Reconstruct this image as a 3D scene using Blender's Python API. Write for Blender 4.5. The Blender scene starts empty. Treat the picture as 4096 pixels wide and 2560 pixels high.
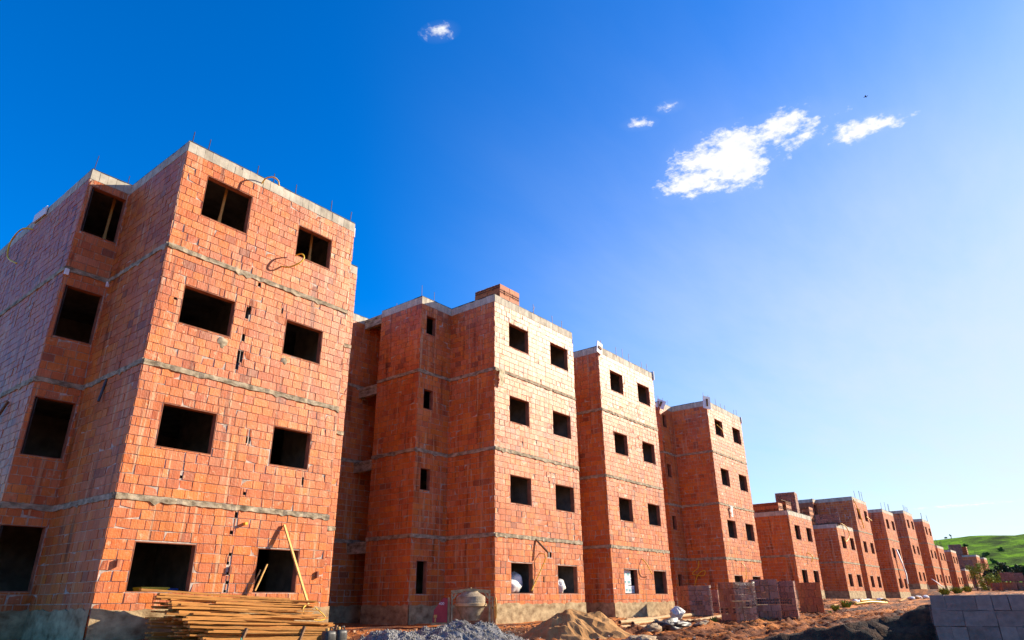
import bpy, bmesh, math, random
from mathutils import Vector, Matrix, noise
R = math.radians
rnd = random.Random(7)
scene = bpy.context.scene
COL = scene.collection

# ------------------------------------------------------------------ helpers
class MB:
    """collects faces with a material slot each; build() links ONE mesh object"""
    def __init__(s): s.v = []; s.f = []; s.m = []
    def face(s, pts, m=0):
        i = len(s.v); s.v.extend(pts); s.f.append(tuple(range(i, i + len(pts)))); s.m.append(m)
    def raw(s, v, f, m=0):
        i = len(s.v); s.v.extend([tuple(p) for p in v])
        for q in f: s.f.append(tuple(i + k for k in q)); s.m.append(m)
    def box(s, c, d, m=0, rot=None, jit=0.0):
        x, y, z = d[0] / 2, d[1] / 2, d[2] / 2
        vs = [Vector((a * x, b * y, e * z)) for a in (-1, 1) for b in (-1, 1) for e in (-1, 1)]
        if jit: vs = [v + Vector((rnd.uniform(-jit, jit), rnd.uniform(-jit, jit), rnd.uniform(-jit, jit))) for v in vs]
        if rot is not None: vs = [rot @ v for v in vs]
        c = Vector(c)
        s.raw([v + c for v in vs], [(0, 1, 3, 2), (4, 6, 7, 5), (0, 4, 5, 1), (2, 3, 7, 6), (0, 2, 6, 4), (1, 5, 7, 3)], m)
    def bar(s, a, b, w, h, m=0, up=(0, 0, 1), jit=0.0):
        a = Vector(a); b = Vector(b); d = (b - a); L = d.length; d.normalize()
        u = Vector(up)
        if abs(d.dot(u)) > .97: u = Vector((1, 0, 0))
        sd = d.cross(u).normalized(); u2 = sd.cross(d)
        rot = Matrix((d, sd, u2)).transposed()
        s.box((a + b) / 2, (L, w, h), m, rot, jit)
    def tube(s, pts, r, n=8, m=0, caps=True, r2=None):
        pts = [Vector(p) for p in pts]; k = len(pts); base = len(s.v)
        pn = None
        for i, p in enumerate(pts):
            t = (pts[min(i + 1, k - 1)] - pts[max(i - 1, 0)]).normalized()
            if pn is None:
                a = Vector((0, 0, 1)) if abs(t.z) < .9 else Vector((1, 0, 0))
                pn = t.cross(a).normalized()
            pn = (pn - t * pn.dot(t)).normalized(); q = t.cross(pn)
            rr = r if r2 is None else r + (r2 - r) * i / (k - 1)
            for j in range(n):
                an = 2 * math.pi * j / n
                s.v.append(tuple(p + pn * math.cos(an) * rr + q * math.sin(an) * rr))
        for i in range(k - 1):
            for j in range(n):
                a = base + i * n + j; b = base + i * n + (j + 1) % n
                s.f.append((a, b, b + n, a + n)); s.m.append(m)
        if caps:
            s.f.append(tuple(base + j for j in range(n))[::-1]); s.m.append(m)
            s.f.append(tuple(base + (k - 1) * n + j for j in range(n))); s.m.append(m)
    def lathe(s, prof, n=32, m=0, c=(0, 0, 0), rot=None, cap=True):
        base = len(s.v); c = Vector(c)
        for r, z in prof:
            for j in range(n):
                an = 2 * math.pi * j / n
                p = Vector((r * math.cos(an), r * math.sin(an), z))
                if rot is not None: p = rot @ p
                s.v.append(tuple(p + c))
        for i in range(len(prof) - 1):
            for j in range(n):
                a = base + i * n + j; b = base + i * n + (j + 1) % n
                s.f.append((a, b, b + n, a + n)); s.m.append(m)
        if cap:
            s.f.append(tuple(base + j for j in range(n))[::-1]); s.m.append(m)
            e = base + (len(prof) - 1) * n
            s.f.append(tuple(e + j for j in range(n))); s.m.append(m)
    def build(s, name, mats, parent=None, smooth=False, loc=None):
        me = bpy.data.meshes.new(name)
        off = Vector((0, 0, 0))
        if parent is not None: off = Vector(parent['_o'])
        elif loc is not None: off = Vector(loc)
        v = [(p[0] - off.x, p[1] - off.y, p[2] - off.z) for p in s.v]
        me.from_pydata(v, [], s.f)
        if not isinstance(mats, (list, tuple)): mats = [mats]
        for mt in mats: me.materials.append(mt)
        me.polygons.foreach_set('material_index', s.m)
        if smooth: me.polygons.foreach_set('use_smooth', [True] * len(s.f))
        me.update()
        o = bpy.data.objects.new(name, me); COL.objects.link(o)
        if parent is not None:
            o.parent = parent; o['_o'] = parent['_o']
        else:
            o.location = off; o['_o'] = tuple(off)
        return o

def tag(o, label=None, cat=None, group=None, kind=None):
    if label: o['label'] = label
    if cat: o['category'] = cat
    if group: o['group'] = group
    if kind: o['kind'] = kind
    return o

def thing(name, label, cat, loc, group=None):
    o = bpy.data.objects.new(name, None); COL.objects.link(o)
    o.location = loc; o['_o'] = tuple(loc); o.empty_display_size = .2
    return tag(o, label, cat, group)

def sub(bmo, levels=1):
    pass

def fbm(x, y, z=0.0, o=4):
    return noise.fractal(Vector((x, y, z)), 1.0, 2.0, o, noise_basis='PERLIN_ORIGINAL')

# ------------------------------------------------------------------ materials
def new_mat(name):
    m = bpy.data.materials.new(name); m.use_nodes = True
    nt = m.node_tree; b = nt.nodes['Principled BSDF']
    return m, nt, b
def N(nt, t, **k):
    n = nt.nodes.new(t)
    for a, v in k.items():
        if a in n.inputs.keys(): n.inputs[a].default_value = v
        else: setattr(n, a, v)
    return n
def L(nt, a, b): nt.links.new(a, b)
def ramp(nt, src, stops, interp='LINEAR'):
    r = nt.nodes.new('ShaderNodeValToRGB'); r.color_ramp.interpolation = interp
    e = r.color_ramp.elements
    while len(e) < len(stops): e.new(.5)
    for i, (p, c) in enumerate(stops):
        e[i].position = p; e[i].color = (*c, 1) if len(c) == 3 else c
    L(nt, src, r.inputs[0]); return r
def coords(nt, scale=(1, 1, 1)):
    g = nt.nodes.new('ShaderNodeNewGeometry')
    m = N(nt, 'ShaderNodeMapping'); m.inputs['Scale'].default_value = scale
    L(nt, g.outputs['Position'], m.inputs[0]); return g, m
def noisen(nt, vec, scale, detail=4, rough=.55):
    n = N(nt, 'ShaderNodeTexNoise'); n.inputs['Scale'].default_value = scale
    n.inputs['Detail'].default_value = detail; n.inputs['Roughness'].default_value = rough
    L(nt, vec, n.inputs['Vector']); return n
def mix(nt, f, a, b, bt='MIX'):
    m = nt.nodes.new('ShaderNodeMix'); m.data_type = 'RGBA'; m.blend_type = bt
    if isinstance(f, float): m.inputs[0].default_value = f
    else: L(nt, f, m.inputs[0])
    for i, q in ((6, a), (7, b)):
        if isinstance(q, tuple): m.inputs[i].default_value = (*q, 1)
        else: L(nt, q, m.inputs[i])
    return m.outputs[2]
def bump(nt, b, h, strength=.4, dist=.01):
    n = N(nt, 'ShaderNodeBump'); n.inputs['Strength'].default_value = strength
    n.inputs['Distance'].default_value = dist
    L(nt, h, n.inputs['Height']); L(nt, n.outputs[0], b.inputs['Normal'])
BLACK = (0, 0, 0); WHITE = (1, 1, 1)

def mat_brick(name='brick_clay', stain=1.0):
    m, nt, b = new_mat(name)
    g, mp = coords(nt)
    cr = ramp(nt, g.outputs['Random Per Island'], [
        (0, (.57, .160, .034)), (.15, (.63, .195, .036)), (.30, (.51, .130, .036)), (.43, (.57, .175, .058)),
        (.57, (.65, .205, .036)), (.70, (.46, .112, .036)), (.80, (.57, .200, .090)), (.90, (.58, .165, .040)), (.965, (.50, .13, .032)), (.98, (.29, .09, .045)), (1, (.40, .12, .05))], 'LINEAR')
    # vertical striations of the extruded block and cloudy firing marks
    gs, ms = coords(nt, (55, 55, 2.2)); st = noisen(nt, ms.outputs[0], 1.0, 3)
    sr = ramp(nt, st.outputs[0], [(.3, (.72, .72, .72)), (.62, (1.14, 1.14, 1.14))])
    c1 = mix(nt, .75, cr.outputs[0], sr.outputs[0], 'MULTIPLY')
    g2, m2 = coords(nt, (1, 1, .6)); n2 = noisen(nt, m2.outputs[0], 1.1, 5)
    r2 = ramp(nt, n2.outputs[0], [(.30, (.70, .64, .62)), (.66, (1.1, 1.1, 1.1))])
    c2 = mix(nt, .7, c1, r2.outputs[0], 'MULTIPLY')
    # cement slurry runs (vertical) and dabs
    g3, m3 = coords(nt, (9, 9, .55)); n3 = noisen(nt, m3.outputs[0], 1.0, 4, .6)
    r3 = ramp(nt, n3.outputs[0], [(.60, BLACK), (.66, (.75,) * 3)])
    g4, m4 = coords(nt, (7, 7, 7)); n4 = noisen(nt, m4.outputs[0], 1.0, 6, .7)
    r4 = ramp(nt, n4.outputs[0], [(.60, BLACK), (.65, (.72,) * 3)])
    mx = mix(nt, 1.0, r3.outputs[0], r4.outputs[0], 'LIGHTEN')
    g6, m6 = coords(nt, (5.2, 5.2, .10)); n6 = noisen(nt, m6.outputs[0], 1.0, 3, .6)
    r6 = ramp(nt, n6.outputs[0], [(.635, BLACK), (.665, (.65,) * 3), (.69, (.65,) * 3), (.72, BLACK)])
    mx = mix(nt, 1.0, mx, r6.outputs[0], 'LIGHTEN')
    g7, m7 = coords(nt, (1.6, 1.6, .9)); n7 = noisen(nt, m7.outputs[0], 1.0, 7, .7)
    r7 = ramp(nt, n7.outputs[0], [(.48, BLACK), (.72, (.16,) * 3)])
    mx = mix(nt, 1.0, mx, r7.outputs[0], 'LIGHTEN')
    c3 = mix(nt, mx, c2, (.58, .38, .23))
    # damp dark runs
    g5, m5 = coords(nt, (4.5, 4.5, .35)); n5 = noisen(nt, m5.outputs[0], 1.0, 5, .6)
    r5 = ramp(nt, n5.outputs[0], [(.57, WHITE), (.70, (.40, .34, .32))])
    c4 = mix(nt, 1.0, c3, r5.outputs[0], 'MULTIPLY')
    c4 = mix(nt, 1.0, c4, (1.0, .90, .80), 'MULTIPLY')
    L(nt, c4, b.inputs['Base Color'])
    b.inputs['Roughness'].default_value = .46
    b.inputs['Specular IOR Level'].default_value = .26
    gb, mb = coords(nt, (70, 70, 3)); nb = noisen(nt, mb.outputs[0], 1.0, 3)
    gb2, mb2 = coords(nt); nb2 = noisen(nt, mb2.outputs[0], 26, 4)
    ad = N(nt, 'ShaderNodeMath', operation='ADD'); L(nt, nb.outputs[0], ad.inputs[0]); L(nt, nb2.outputs[0], ad.inputs[1])
    bump(nt, b, ad.outputs[0], .75, .009)
    return m
def mat_noise(name, c0, c1, scale=4, rough=.85, bscale=None, bstr=.4, bdist=.01, stretch=(1, 1, 1), lo=.35, hi=.65, spec=.3, metal=0, detail=6):
    m, nt, b = new_mat(name)
    g, mp = coords(nt, stretch); n = noisen(nt, mp.outputs[0], scale, detail, .62)
    r = ramp(nt, n.outputs[0], [(lo, c0), (hi, c1)])
    L(nt, r.outputs[0], b.inputs['Base Color'])
    b.inputs['Roughness'].default_value = rough; b.inputs['Specular IOR Level'].default_value = spec
    b.inputs['Metallic'].default_value = metal
    if bscale:
        n2 = noisen(nt, mp.outputs[0], bscale, 5, .65); bump(nt, b, n2.outputs[0], bstr, bdist)
    return m
def mat_island(name, stops, scale=6, rough=.8, stretch=(1, 1, 1), bstr=.3, spec=.3, lo=.65, hi=1.15):
    m, nt, b = new_mat(name)
    g, mp = coords(nt, stretch)
    cr = ramp(nt, g.outputs['Random Per Island'], stops)
    n = noisen(nt, mp.outputs[0], scale, 5, .6)
    r = ramp(nt, n.outputs[0], [(.3, (lo,) * 3), (.7, (hi,) * 3)])
    c = mix(nt, 1.0, cr.outputs[0], r.outputs[0], 'MULTIPLY')
    L(nt, c, b.inputs['Base Color']); b.inputs['Roughness'].default_value = rough
    b.inputs['Specular IOR Level'].default_value = spec
    bump(nt, b, n.outputs[0], bstr, .01)
    return m

M = {}
M['brick'] = mat_brick()
M['mortar'] = mat_noise('mortar', (.30, .235, .185), (.62, .51, .42), 9, .95, 40, .6, .01)
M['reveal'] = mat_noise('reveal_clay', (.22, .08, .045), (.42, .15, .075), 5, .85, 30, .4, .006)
M['concrete'] = mat_noise('band_concrete', (.15, .115, .07), (.50, .41, .28), 5, .95, 30, .7, .015, (1, 1, 2))
M['lintel'] = mat_island('lintel_block', [(0, (.48, .43, .33)), (.5, (.58, .53, .42)), (1, (.42, .37, .28))], 5, .9, (1, 1, .7), .5)
M['plinth'] = mat_noise('plinth_render', (.17, .10, .045), (.52, .385, .21), 3.4, .95, 18, .7, .02, (1, 1, 1.4), .3, .68)
M['slab'] = mat_noise('slab_concrete', (.14, .13, .12), (.26, .24, .21), 3, .95, 20, .4, .01)
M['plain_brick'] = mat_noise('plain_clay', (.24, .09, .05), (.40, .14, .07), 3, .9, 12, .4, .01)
M['membrane'] = mat_noise('membrane', (.015, .015, .016), (.04, .04, .045), 8, .7)
M['rebar'] = mat_noise('rebar_steel', (.05, .03, .028), (.11, .055, .04), 20, .6, None, metal=.6)
M['conduit'] = mat_noise('conduit_plastic', (.75, .44, .02), (.85, .55, .05), 6, .45)
M['foam'] = mat_noise('foam_board', (.70, .70, .70), (.84, .84, .83), 12, .8, 40, .3, .005)
M['wood'] = mat_island('sawn_wood', [(0, (.60, .27, .05)), (.3, (.78, .42, .09)), (.55, (.46, .19, .04)), (.8, (.70, .36, .075)), (1, (.30, .12, .035))], 3, .75, (2, 22, 22), .3)
M['woodlight'] = mat_noise('pale_wood', (.52, .27, .07), (.66, .38, .11), 3, .7, 20, .3, .006, (3, 3, 12))
M['wooddark'] = mat_noise('old_wood', (.10, .055, .03), (.24, .13, .06), 5, .85, 20, .4, .01, (3, 3, 3))
M['sand'] = mat_noise('sand', (.32, .15, .045), (.46, .24, .085), 3, .95, 45, .6, .02)
M['gravel'] = mat_island('gravel_stone', [(0, (.06, .057, .055)), (.45, (.15, .142, .135)), (.8, (.32, .30, .28)), (1, (.09, .085, .08))], 14, .55, spec=.5)
M['blackplastic'] = mat_noise('black_plastic', (.03, .028, .026), (.09, .08, .07), 5, .45, None)
M['white'] = mat_noise('white_sack', (.50, .48, .45), (.74, .72, .68), 6, .6, 10, .5, .02)
M['carton'] = mat_noise('white_carton', (.55, .56, .57), (.70, .70, .70), 3, .8)
M['teal'] = mat_noise('teal_print', (.03, .25, .27), (.06, .34, .36), 3, .7)
M['dusty'] = mat_noise('dusty_steel', (.32, .20, .09), (.58, .41, .20), 6, .7, 40, .5, .006)
M['drum'] = mat_noise('cement_crust', (.22, .16, .095), (.44, .35, .23), 7, .8, 30, .7, .01)
M['red'] = mat_noise('red_paint', (.30, .02, .03), (.42, .045, .05), 5, .5, 30, .2, .004, (1, 1, .6))
M['lettering'] = mat_noise('white_lettering', (.75, .75, .75), (.8, .8, .8), 2, .6)
M['rubble'] = mat_noise('rubble_concrete', (.20, .13, .075), (.42, .31, .19), 4, .95, 16, .8, .03)
M['tarp'] = mat_noise('dark_tarp', (.03, .025, .03), (.10, .085, .085), 6, .5)
M['pole'] = mat_noise('pole_wood', (.30, .17, .07), (.52, .34, .16), 5, .75, 30, .4, .006, (1, 8, 8))
M['hollow'] = mat_noise('hollow_dark', (.02, .012, .01), (.04, .02, .015), 5, .9)
M['load'] = mat_island('load_block', [(0, (.30, .115, .06)), (.3, (.40, .18, .11)), (.6, (.25, .09, .05)), (.85, (.42, .16, .055)), (1, (.17, .065, .04))], 5, .7, (3, 3, 3), .3)
M['load_orange'] = mat_island('load_block_orange', [(0, (.56, .17, .045)), (.5, (.50, .14, .04)), (1, (.42, .12, .045))], 5, .7, (3, 3, 3), .3)
M['load_grey'] = mat_island('load_block_grey', [(0, (.22, .155, .125)), (.5, (.30, .215, .17)), (1, (.16, .11, .088))], 4, .8, (3, 3, 3), .3)
def mat_film():
    m, nt, b = new_mat('stretch_film')
    g, mp = coords(nt, (2, 2, 7)); n = noisen(nt, mp.outputs[0], 2.2, 6, .65)
    b.inputs['Base Color'].default_value = (.50, .38, .35, 1); b.inputs['Roughness'].default_value = .28
    b.inputs['Specular IOR Level'].default_value = .6
    r = ramp(nt, n.outputs[0], [(.40, (.02,) * 3), (.78, (.26,) * 3)])
    L(nt, r.outputs[0], b.inputs['Alpha'])
    bump(nt, b, n.outputs[0], .8, .04)
    return m
M['film'] = mat_film()
def mat_ground():
    m, nt, b = new_mat('clay_ground')
    g, mp = coords(nt); n = noisen(nt, mp.outputs[0], .55, 8, .62)
    gq, mq = coords(nt, (.10, 1.15, 1)); nq = noisen(nt, mq.outputs[0], 1.0, 5, .6)
    av = N(nt, 'ShaderNodeMath', operation='MULTIPLY_ADD'); L(nt, nq.outputs[0], av.inputs[0]); av.inputs[1].default_value = .75
    hf = N(nt, 'ShaderNodeMath', operation='MULTIPLY'); L(nt, n.outputs[0], hf.inputs[0]); hf.inputs[1].default_value = .35; L(nt, hf.outputs[0], av.inputs[2])
    r = ramp(nt, av.outputs[0], [(.43, (.045, .012, .005)), (.52, (.16, .045, .011)), (.60, (.50, .160, .032)), (.74, (.64, .25, .06))])
    n2 = noisen(nt, mp.outputs[0], 5, 6, .7)
    r2 = ramp(nt, n2.outputs[0], [(.32, (.55, .52, .5)), (.6, (1.1, 1.1, 1.1))])
    c = mix(nt, 1.0, r.outputs[0], r2.outputs[0], 'MULTIPLY')
    # far away the site turns into grass
    sx = N(nt, 'ShaderNodeSeparateXYZ'); L(nt, g.outputs['Position'], sx.inputs[0])
    mr = N(nt, 'ShaderNodeMapRange'); mr.inputs[1].default_value = 150; mr.inputs[2].default_value = 190
    L(nt, sx.outputs[0], mr.inputs[0])
    gr = ramp(nt, n.outputs[0], [(.3, (.07, .12, .02)), (.7, (.17, .25, .035))])
    c2 = mix(nt, mr.outputs[0], c, gr.outputs[0])
    L(nt, c2, b.inputs['Base Color']); b.inputs['Roughness'].default_value = .9
    b.inputs['Specular IOR Level'].default_value = .25
    n3 = noisen(nt, mp.outputs[0], 14, 6, .7); bump(nt, b, n3.outputs[0], .8, .05)
    return m
M['ground'] = mat_ground()
def mat_hill():
    m, nt, b = new_mat('hill_grass')
    g, mp = coords(nt, (1, 1, 1)); n = noisen(nt, mp.outputs[0], .06, 8, .65)
    r = ramp(nt, n.outputs[0], [(.36, (.022, .052, .007)), (.46, (.07, .15, .008)), (.56, (.16, .34, .008)), (.70, (.26, .46, .012))])
    n2 = noisen(nt, mp.outputs[0], .33, 6, .7)
    r2 = ramp(nt, n2.outputs[0], [(.38, (.30, .36, .30)), (.52, (1.0, 1.0, 1.0))])
    c = mix(nt, .9, r.outputs[0], r2.outputs[0], 'MULTIPLY')
    L(nt, c, b.inputs['Base Color']); b.inputs['Roughness'].default_value = 1.0; b.inputs['Specular IOR Level'].default_value = .03
    bump(nt, b, n2.outputs[0], .8, 2.0)
    return m
M['hill'] = mat_hill()
M['leafdark'] = mat_island('leaf_dark', [(0, (.018, .034, .012)), (.6, (.04, .07, .02)), (1, (.065, .10, .03))], 2, .8)
M['leaf'] = mat_island('leaf_mid', [(0, (.05, .09, .02)), (.6, (.10, .16, .03)), (1, (.16, .22, .045))], 2, .8)
M['leaflime'] = mat_island('leaf_lime', [(0, (.16, .21, .025)), (.6, (.28, .34, .04)), (1, (.40, .42, .06))], 2, .8)
M['bark'] = mat_noise('bark', (.06, .04, .03), (.13, .09, .06), 6, .9)
M['bird'] = mat_noise('bird_feather', (.012, .012, .016), (.03, .03, .035), 6, .8)
M['rag'] = mat_noise('rag_cloth', (.42, .33, .18), (.62, .55, .38), 6, .9)
M['blue'] = mat_noise('blue_plastic', (.03, .06, .22), (.05, .09, .32), 5, .5)
M['green'] = mat_noise('green_rod', (.05, .42, .30), (.08, .5, .36), 5, .5)

# ------------------------------------------------------------------ apartment blocks
Y0 = 14.49
TOPS = [-.71, 2.08, 4.86, 7.66, 10.47]
LINT = .29

def rects_minus(r, ops):
    out = [r]
    for o in ops:
        nx = []
        for (a, b, c, d) in out:
            if o[0] >= b or o[1] <= a or o[2] >= d or o[3] <= c: nx.append((a, b, c, d)); continue
            if o[0] > a: nx.append((a, o[0], c, d))
            if o[1] < b: nx.append((o[1], b, c, d))
            aa, bb = max(a, o[0]), min(b, o[1])
            if o[2] > c: nx.append((aa, bb, c, o[2]))
            if o[3] < d: nx.append((aa, bb, o[3], d))
        out = nx
    return out

def wall(parent, p0, p1, zs, ops, detail, rg, ext=0.014):
    """one facade: clay blocks as real pieces over a mortar bed, with openings cut through"""
    mb = MB()
    dx, dy = p1[0] - p0[0], p1[1] - p0[1]; Ln = math.hypot(dx, dy); dx /= Ln; dy /= Ln
    nx, ny = dy, -dx
    P = lambda s, z, o: (p0[0] + dx * s + nx * o, p0[1] + dy * s + ny * o, z)
    ztop = zs[-1]
    # mortar bed and inner face
    ss = sorted({0, Ln, *[q for o in ops for q in (o[0], o[1])]}); zz = sorted({zs[0], ztop, *[q for o in ops for q in (o[2], o[3])]})
    for a, b in zip(ss, ss[1:]):
        for c, d in zip(zz, zz[1:]):
            ms, mz = (a + b) / 2, (c + d) / 2
            if any(o[0] < ms < o[1] and o[2] < mz < o[3] for o in ops): continue
            mb.face([P(a, c, 0), P(b, c, 0), P(b, d, 0), P(a, d, 0)], 1)
            mb.face([P(a, c, -.14), P(a, d, -.14), P(b, d, -.14), P(b, c, -.14)], 2)
    if detail:
        for k in range(len(zs) - 1):
            zb = zs[k]; zt = zs[k + 1] - (LINT if k == len(zs) - 2 else .085)
            n = round((zt - zb) / .193); h = (zt - zb) / n
            for r in range(n):
                z0 = zb + r * h; z1 = z0 + h
                s = -(.14 if r % 2 else 0) - rg.uniform(0, .04)
                while s < Ln + ext:
                    q = rg.random(); l = .28
                    if q < .07: l = .14
                    elif q < .11: l = .42
                    l += rg.uniform(-.008, .008)
                    a, b = max(s, 0), min(s + l, Ln + ext)
                    s += l
                    if b - a < .03: continue
                    for (ra, rb, rc, rd) in rects_minus((a, b, z0, z1), ops):
                        if rb - ra < .035 or rd - rc < .03: continue
                        g = rg.uniform(.0045, .0095); gv = rg.uniform(.005, .010)
                        if rg.random() < .07: g *= rg.uniform(2, 4)
                        o = .014 + rg.uniform(-.004, .004)
                        tl = rg.uniform(-.0035, .0035); tt = rg.uniform(-.002, .002)
                        j = lambda e=.0025: rg.uniform(-e, e)
                        A = [(ra + g + j(), rc + gv + j(), o - tl - tt), (rb - g + j(), rc + gv + j(), o + tl - tt), (rb - g + j(), rd - gv + j(), o + tl + tt), (ra + g + j(), rd - gv + j(), o - tl + tt)]
                        if rg.random() < .09:      # a chipped corner
                            c = rg.randrange(4); w, zq, oo = A[c]
                            A[c] = (w + (.05 if c in (0, 3) else -.05) * rg.random(), zq + (.05 if c < 2 else -.05) * rg.random(), oo - .012)
                        i = len(mb.v)
                        for w, zq, oo in A: mb.v.append(P(w, zq, oo))
                        for w, zq, oo in A: mb.v.append(P(w, zq, 0.0))
                        for f in ((0, 1, 2, 3), (0, 4, 5, 1), (1, 5, 6, 2), (2, 6, 7, 3), (3, 7, 4, 0)):
                            mb.f.append(tuple(i + t for t in f)); mb.m.append(0)
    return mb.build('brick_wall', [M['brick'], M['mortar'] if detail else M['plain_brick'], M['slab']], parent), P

def opening(parent, P, o, rg):
    """the lined hole of one unglazed window"""
    mb = MB(); a, b, c, d = o; e = .003; t = .012
    f, k = .008, -.15
    j = lambda: rg.uniform(-.004, .004)
    a += e; b -= e; c += e; d -= e
    ring = [(a, c), (b, c), (b, d), (a, d)]; inn = [(a + t + j(), c + t + j()), (b - t + j(), c + t + j()), (b - t + j(), d - t + j()), (a + t + j(), d - t + j())]
    for i in range(4):
        q = (i + 1) % 4
        mb.face([P(*ring[i], f), P(*ring[q], f), P(*inn[q], f), P(*inn[i], f)])
        mb.face([P(*inn[i], f), P(*inn[q], f), P(*inn[q], k), P(*inn[i], k)])
        mb.face([P(*inn[i], k), P(*inn[q], k), P(*ring[q], k), P(*ring[i], k)])
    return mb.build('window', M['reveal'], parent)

def band(mb, p0, p1, z, hgt, rg, off=.042, ends=(0, 0)):
    dx, dy = p1[0] - p0[0], p1[1] - p0[1]; Ln = math.hypot(dx, dy); dx /= Ln; dy /= Ln; nx, ny = dy, -dx
    n = max(2, int(Ln / .11)); rows = []
    for i in range(n + 1):
        s = -ends[0] + (Ln + ends[0] + ends[1]) * i / n
        o = off + rg.uniform(-.010, .012); lo = z - hgt + rg.uniform(-.016, .014); hi = z + rg.uniform(-.012, .010)
        if rg.random() < .07: lo -= rg.uniform(.02, .07); o -= .012
        P = lambda w, zz: (p0[0] + dx * s + nx * w, p0[1] + dy * s + ny * w, zz)
        rows.append([P(.002, hi), P(o, hi - .008), P(o - rg.uniform(0, .006), (hi + lo) / 2), P(o - .004, lo + .008), P(.002, lo)])
    for a, b in zip(rows, rows[1:]):
        for i in range(4): mb.face([a[i], a[i + 1], b[i + 1], b[i]])
    for r in (rows[0], rows[-1]): mb.face(r)

def block(x0, dz, n, seed, label, near, extra_open=None, roofs=True):
    rg = random.Random(seed)
    zs = [z + dz for z in TOPS[:n + 1]]
    T = thing('apartment_block', label, 'apartment block', (x0 + 8.3, Y0 + 8, zs[0]), 'unplastered brick apartment blocks in one row')
    W = lambda x, y: (x0 + x, Y0 + y)
    D = 17.0
    R_ = 11.57
    # outline: (start, end, detail, openings kind)
    edges = [((0, 0), (5.08, 0), 1, 'frontA'), ((5.08, 0), (5.08, 2.16), 0, ''), ((5.08, 2.16), (6.95, 2.16), 1, ''), ((6.95, 2.16), (6.95, 5.36), 0, ''),
             ((6.95, 5.36), (10.9, 5.36), 1, ''), ((10.9, 5.36), (10.9, 4.35), 1, ''), ((10.9, 4.35), (9.99, 4.35), 0, ''), ((9.99, 4.35), (9.99, 2.16), 1, ''), ((9.99, 2.16), (R_, 2.16), 1, 'bath'), ((R_, 2.16), (R_, 0), 1, ''),
             ((R_, 0), (16.65, 0), 1, 'frontB'), ((16.65, 0), (16.65, 3.04), 0, ''), ((16.65, 3.04), (17.65, 3.04), 0, ''), ((17.65, 3.04), (17.65, D), 0, ''),
             ((17.65, D), (-1, D), 0, ''), ((-1, D), (-1, 3.04), 1 if near else 0, ''), ((-1, 3.04), (0, 3.04), 1, 'side'), ((0, 3.04), (0, 0), 1, '')]
    walls = {}
    for p, q, det, kind in edges:
        ops = []
        for k in range(n):
            t = zs[k]; u = zs[k + 1]
            if kind in ('frontA', 'frontB'):
                sill = t + (1.0 if k else .97); head = sill + .94
                if kind == 'frontA':
                    w = [(.56, 1.81), (3.24, 4.34)] if near == 1 else [(.90, 2.02), (3.42, 4.56)]
                    hd = [head + (.19 if near == 1 and k == 3 else 0), head]
                else:
                    w = [(.82, 1.98), (3.44, 4.66)]; hd = [head, head]
                for (a, b), e in zip(w, hd): ops.append((a + rg.uniform(-.02, .02), b + rg.uniform(-.02, .02), sill, e))
            elif kind == 'bath':
                ops.append((.27, .74, t + (.98 if k == 0 else 1.42), t + (1.98 if k == 0 else 2.14)))
            elif kind == 'side':
                ops.append((.08, .94, t + 1.02, t + 2.34))
        holes = []
        if near and kind == 'frontA':      # broken blocks and unfilled joints of the nearest front
            holes = [(2.10, 2.19, 6.46, 6.76), (2.16, 2.22, 6.58, 6.80), (2.10, 2.17, 5.87, 6.05), (2.05, 2.12, 5.14, 5.62), (2.13, 2.19, 5.34, 5.62), (2.58, 2.62, 3.47, 3.63), (2.65, 2.69, 3.47, 3.63),
                     (2.69, 2.77, 2.31, 2.38), (4.2, 4.25, 2.71, 2.89), (2.57, 2.63, 1.80, 1.92), (2.51, 2.58, 1.45, 1.52), (2.56, 2.63, 1.0, 1.06), (2.54, 2.60, .82, .88), (2.57, 2.63, .61, .67),
                     (2.58, 2.65, .43, .49), (2.56, 2.62, .26, .31), (.36, .43, 6.36, 6.41), (2.31, 2.38, 7.40, 7.50), (3.05, 3.09, 6.9, 7.05), (1.2, 1.26, 2.5, 2.56)]
        if near and kind == 'frontB':
            holes = [(2.84, 2.93, 1.43, 1.61), (2.97, 3.08, 1.43, 1.61), (2.55, 2.62, .62, .80), (3.05, 3.12, 4.0, 4.07), (2.7, 2.77, 7.75, 7.85), (1.5, 1.56, 5.2, 5.26)]
        o, P = wall(T, W(*p), W(*q), zs, ops + holes, det, rg)
        walls[(p, q)] = P
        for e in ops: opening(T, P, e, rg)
    # floor slabs' edges, lintel course, plinth
    for k in range(1, n):
        mb = MB()
        for p, q, det, kind in edges:
            if det: band(mb, W(*p), W(*q), zs[k], .125, rg, ends=(0, .012))
        mb.build('floor_band', M['concrete'], T)
    mb = MB()
    for p, q, det, kind in edges:
        a = Vector((*W(*p), 0)); b = Vector((*W(*q), 0)); d = b - a; Ln = d.length; d.normalize(); nn = Vector((d.y, -d.x, 0))
        m = max(1, round(Ln / .2)); w = Ln / m
        rot = Matrix((d, nn, Vector((0, 0, 1)))).transposed()
        for i in range(m):
            gap = rg.uniform(.004, .009)
            hh = LINT - .012 + rg.uniform(-.008, .012)
            if rg.random() < .03: hh -= rg.uniform(.03, .1)
            c = a + d * (w * (i + .5)) + nn * (-.058 + rg.uniform(-.004, .004)); c.z = zs[-1] - LINT + hh / 2 + .004
            mb.box(c, (w - gap, .15, hh), 0, rot, .003)
    mb.build('lintel_course', M['lintel'], T)
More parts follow.
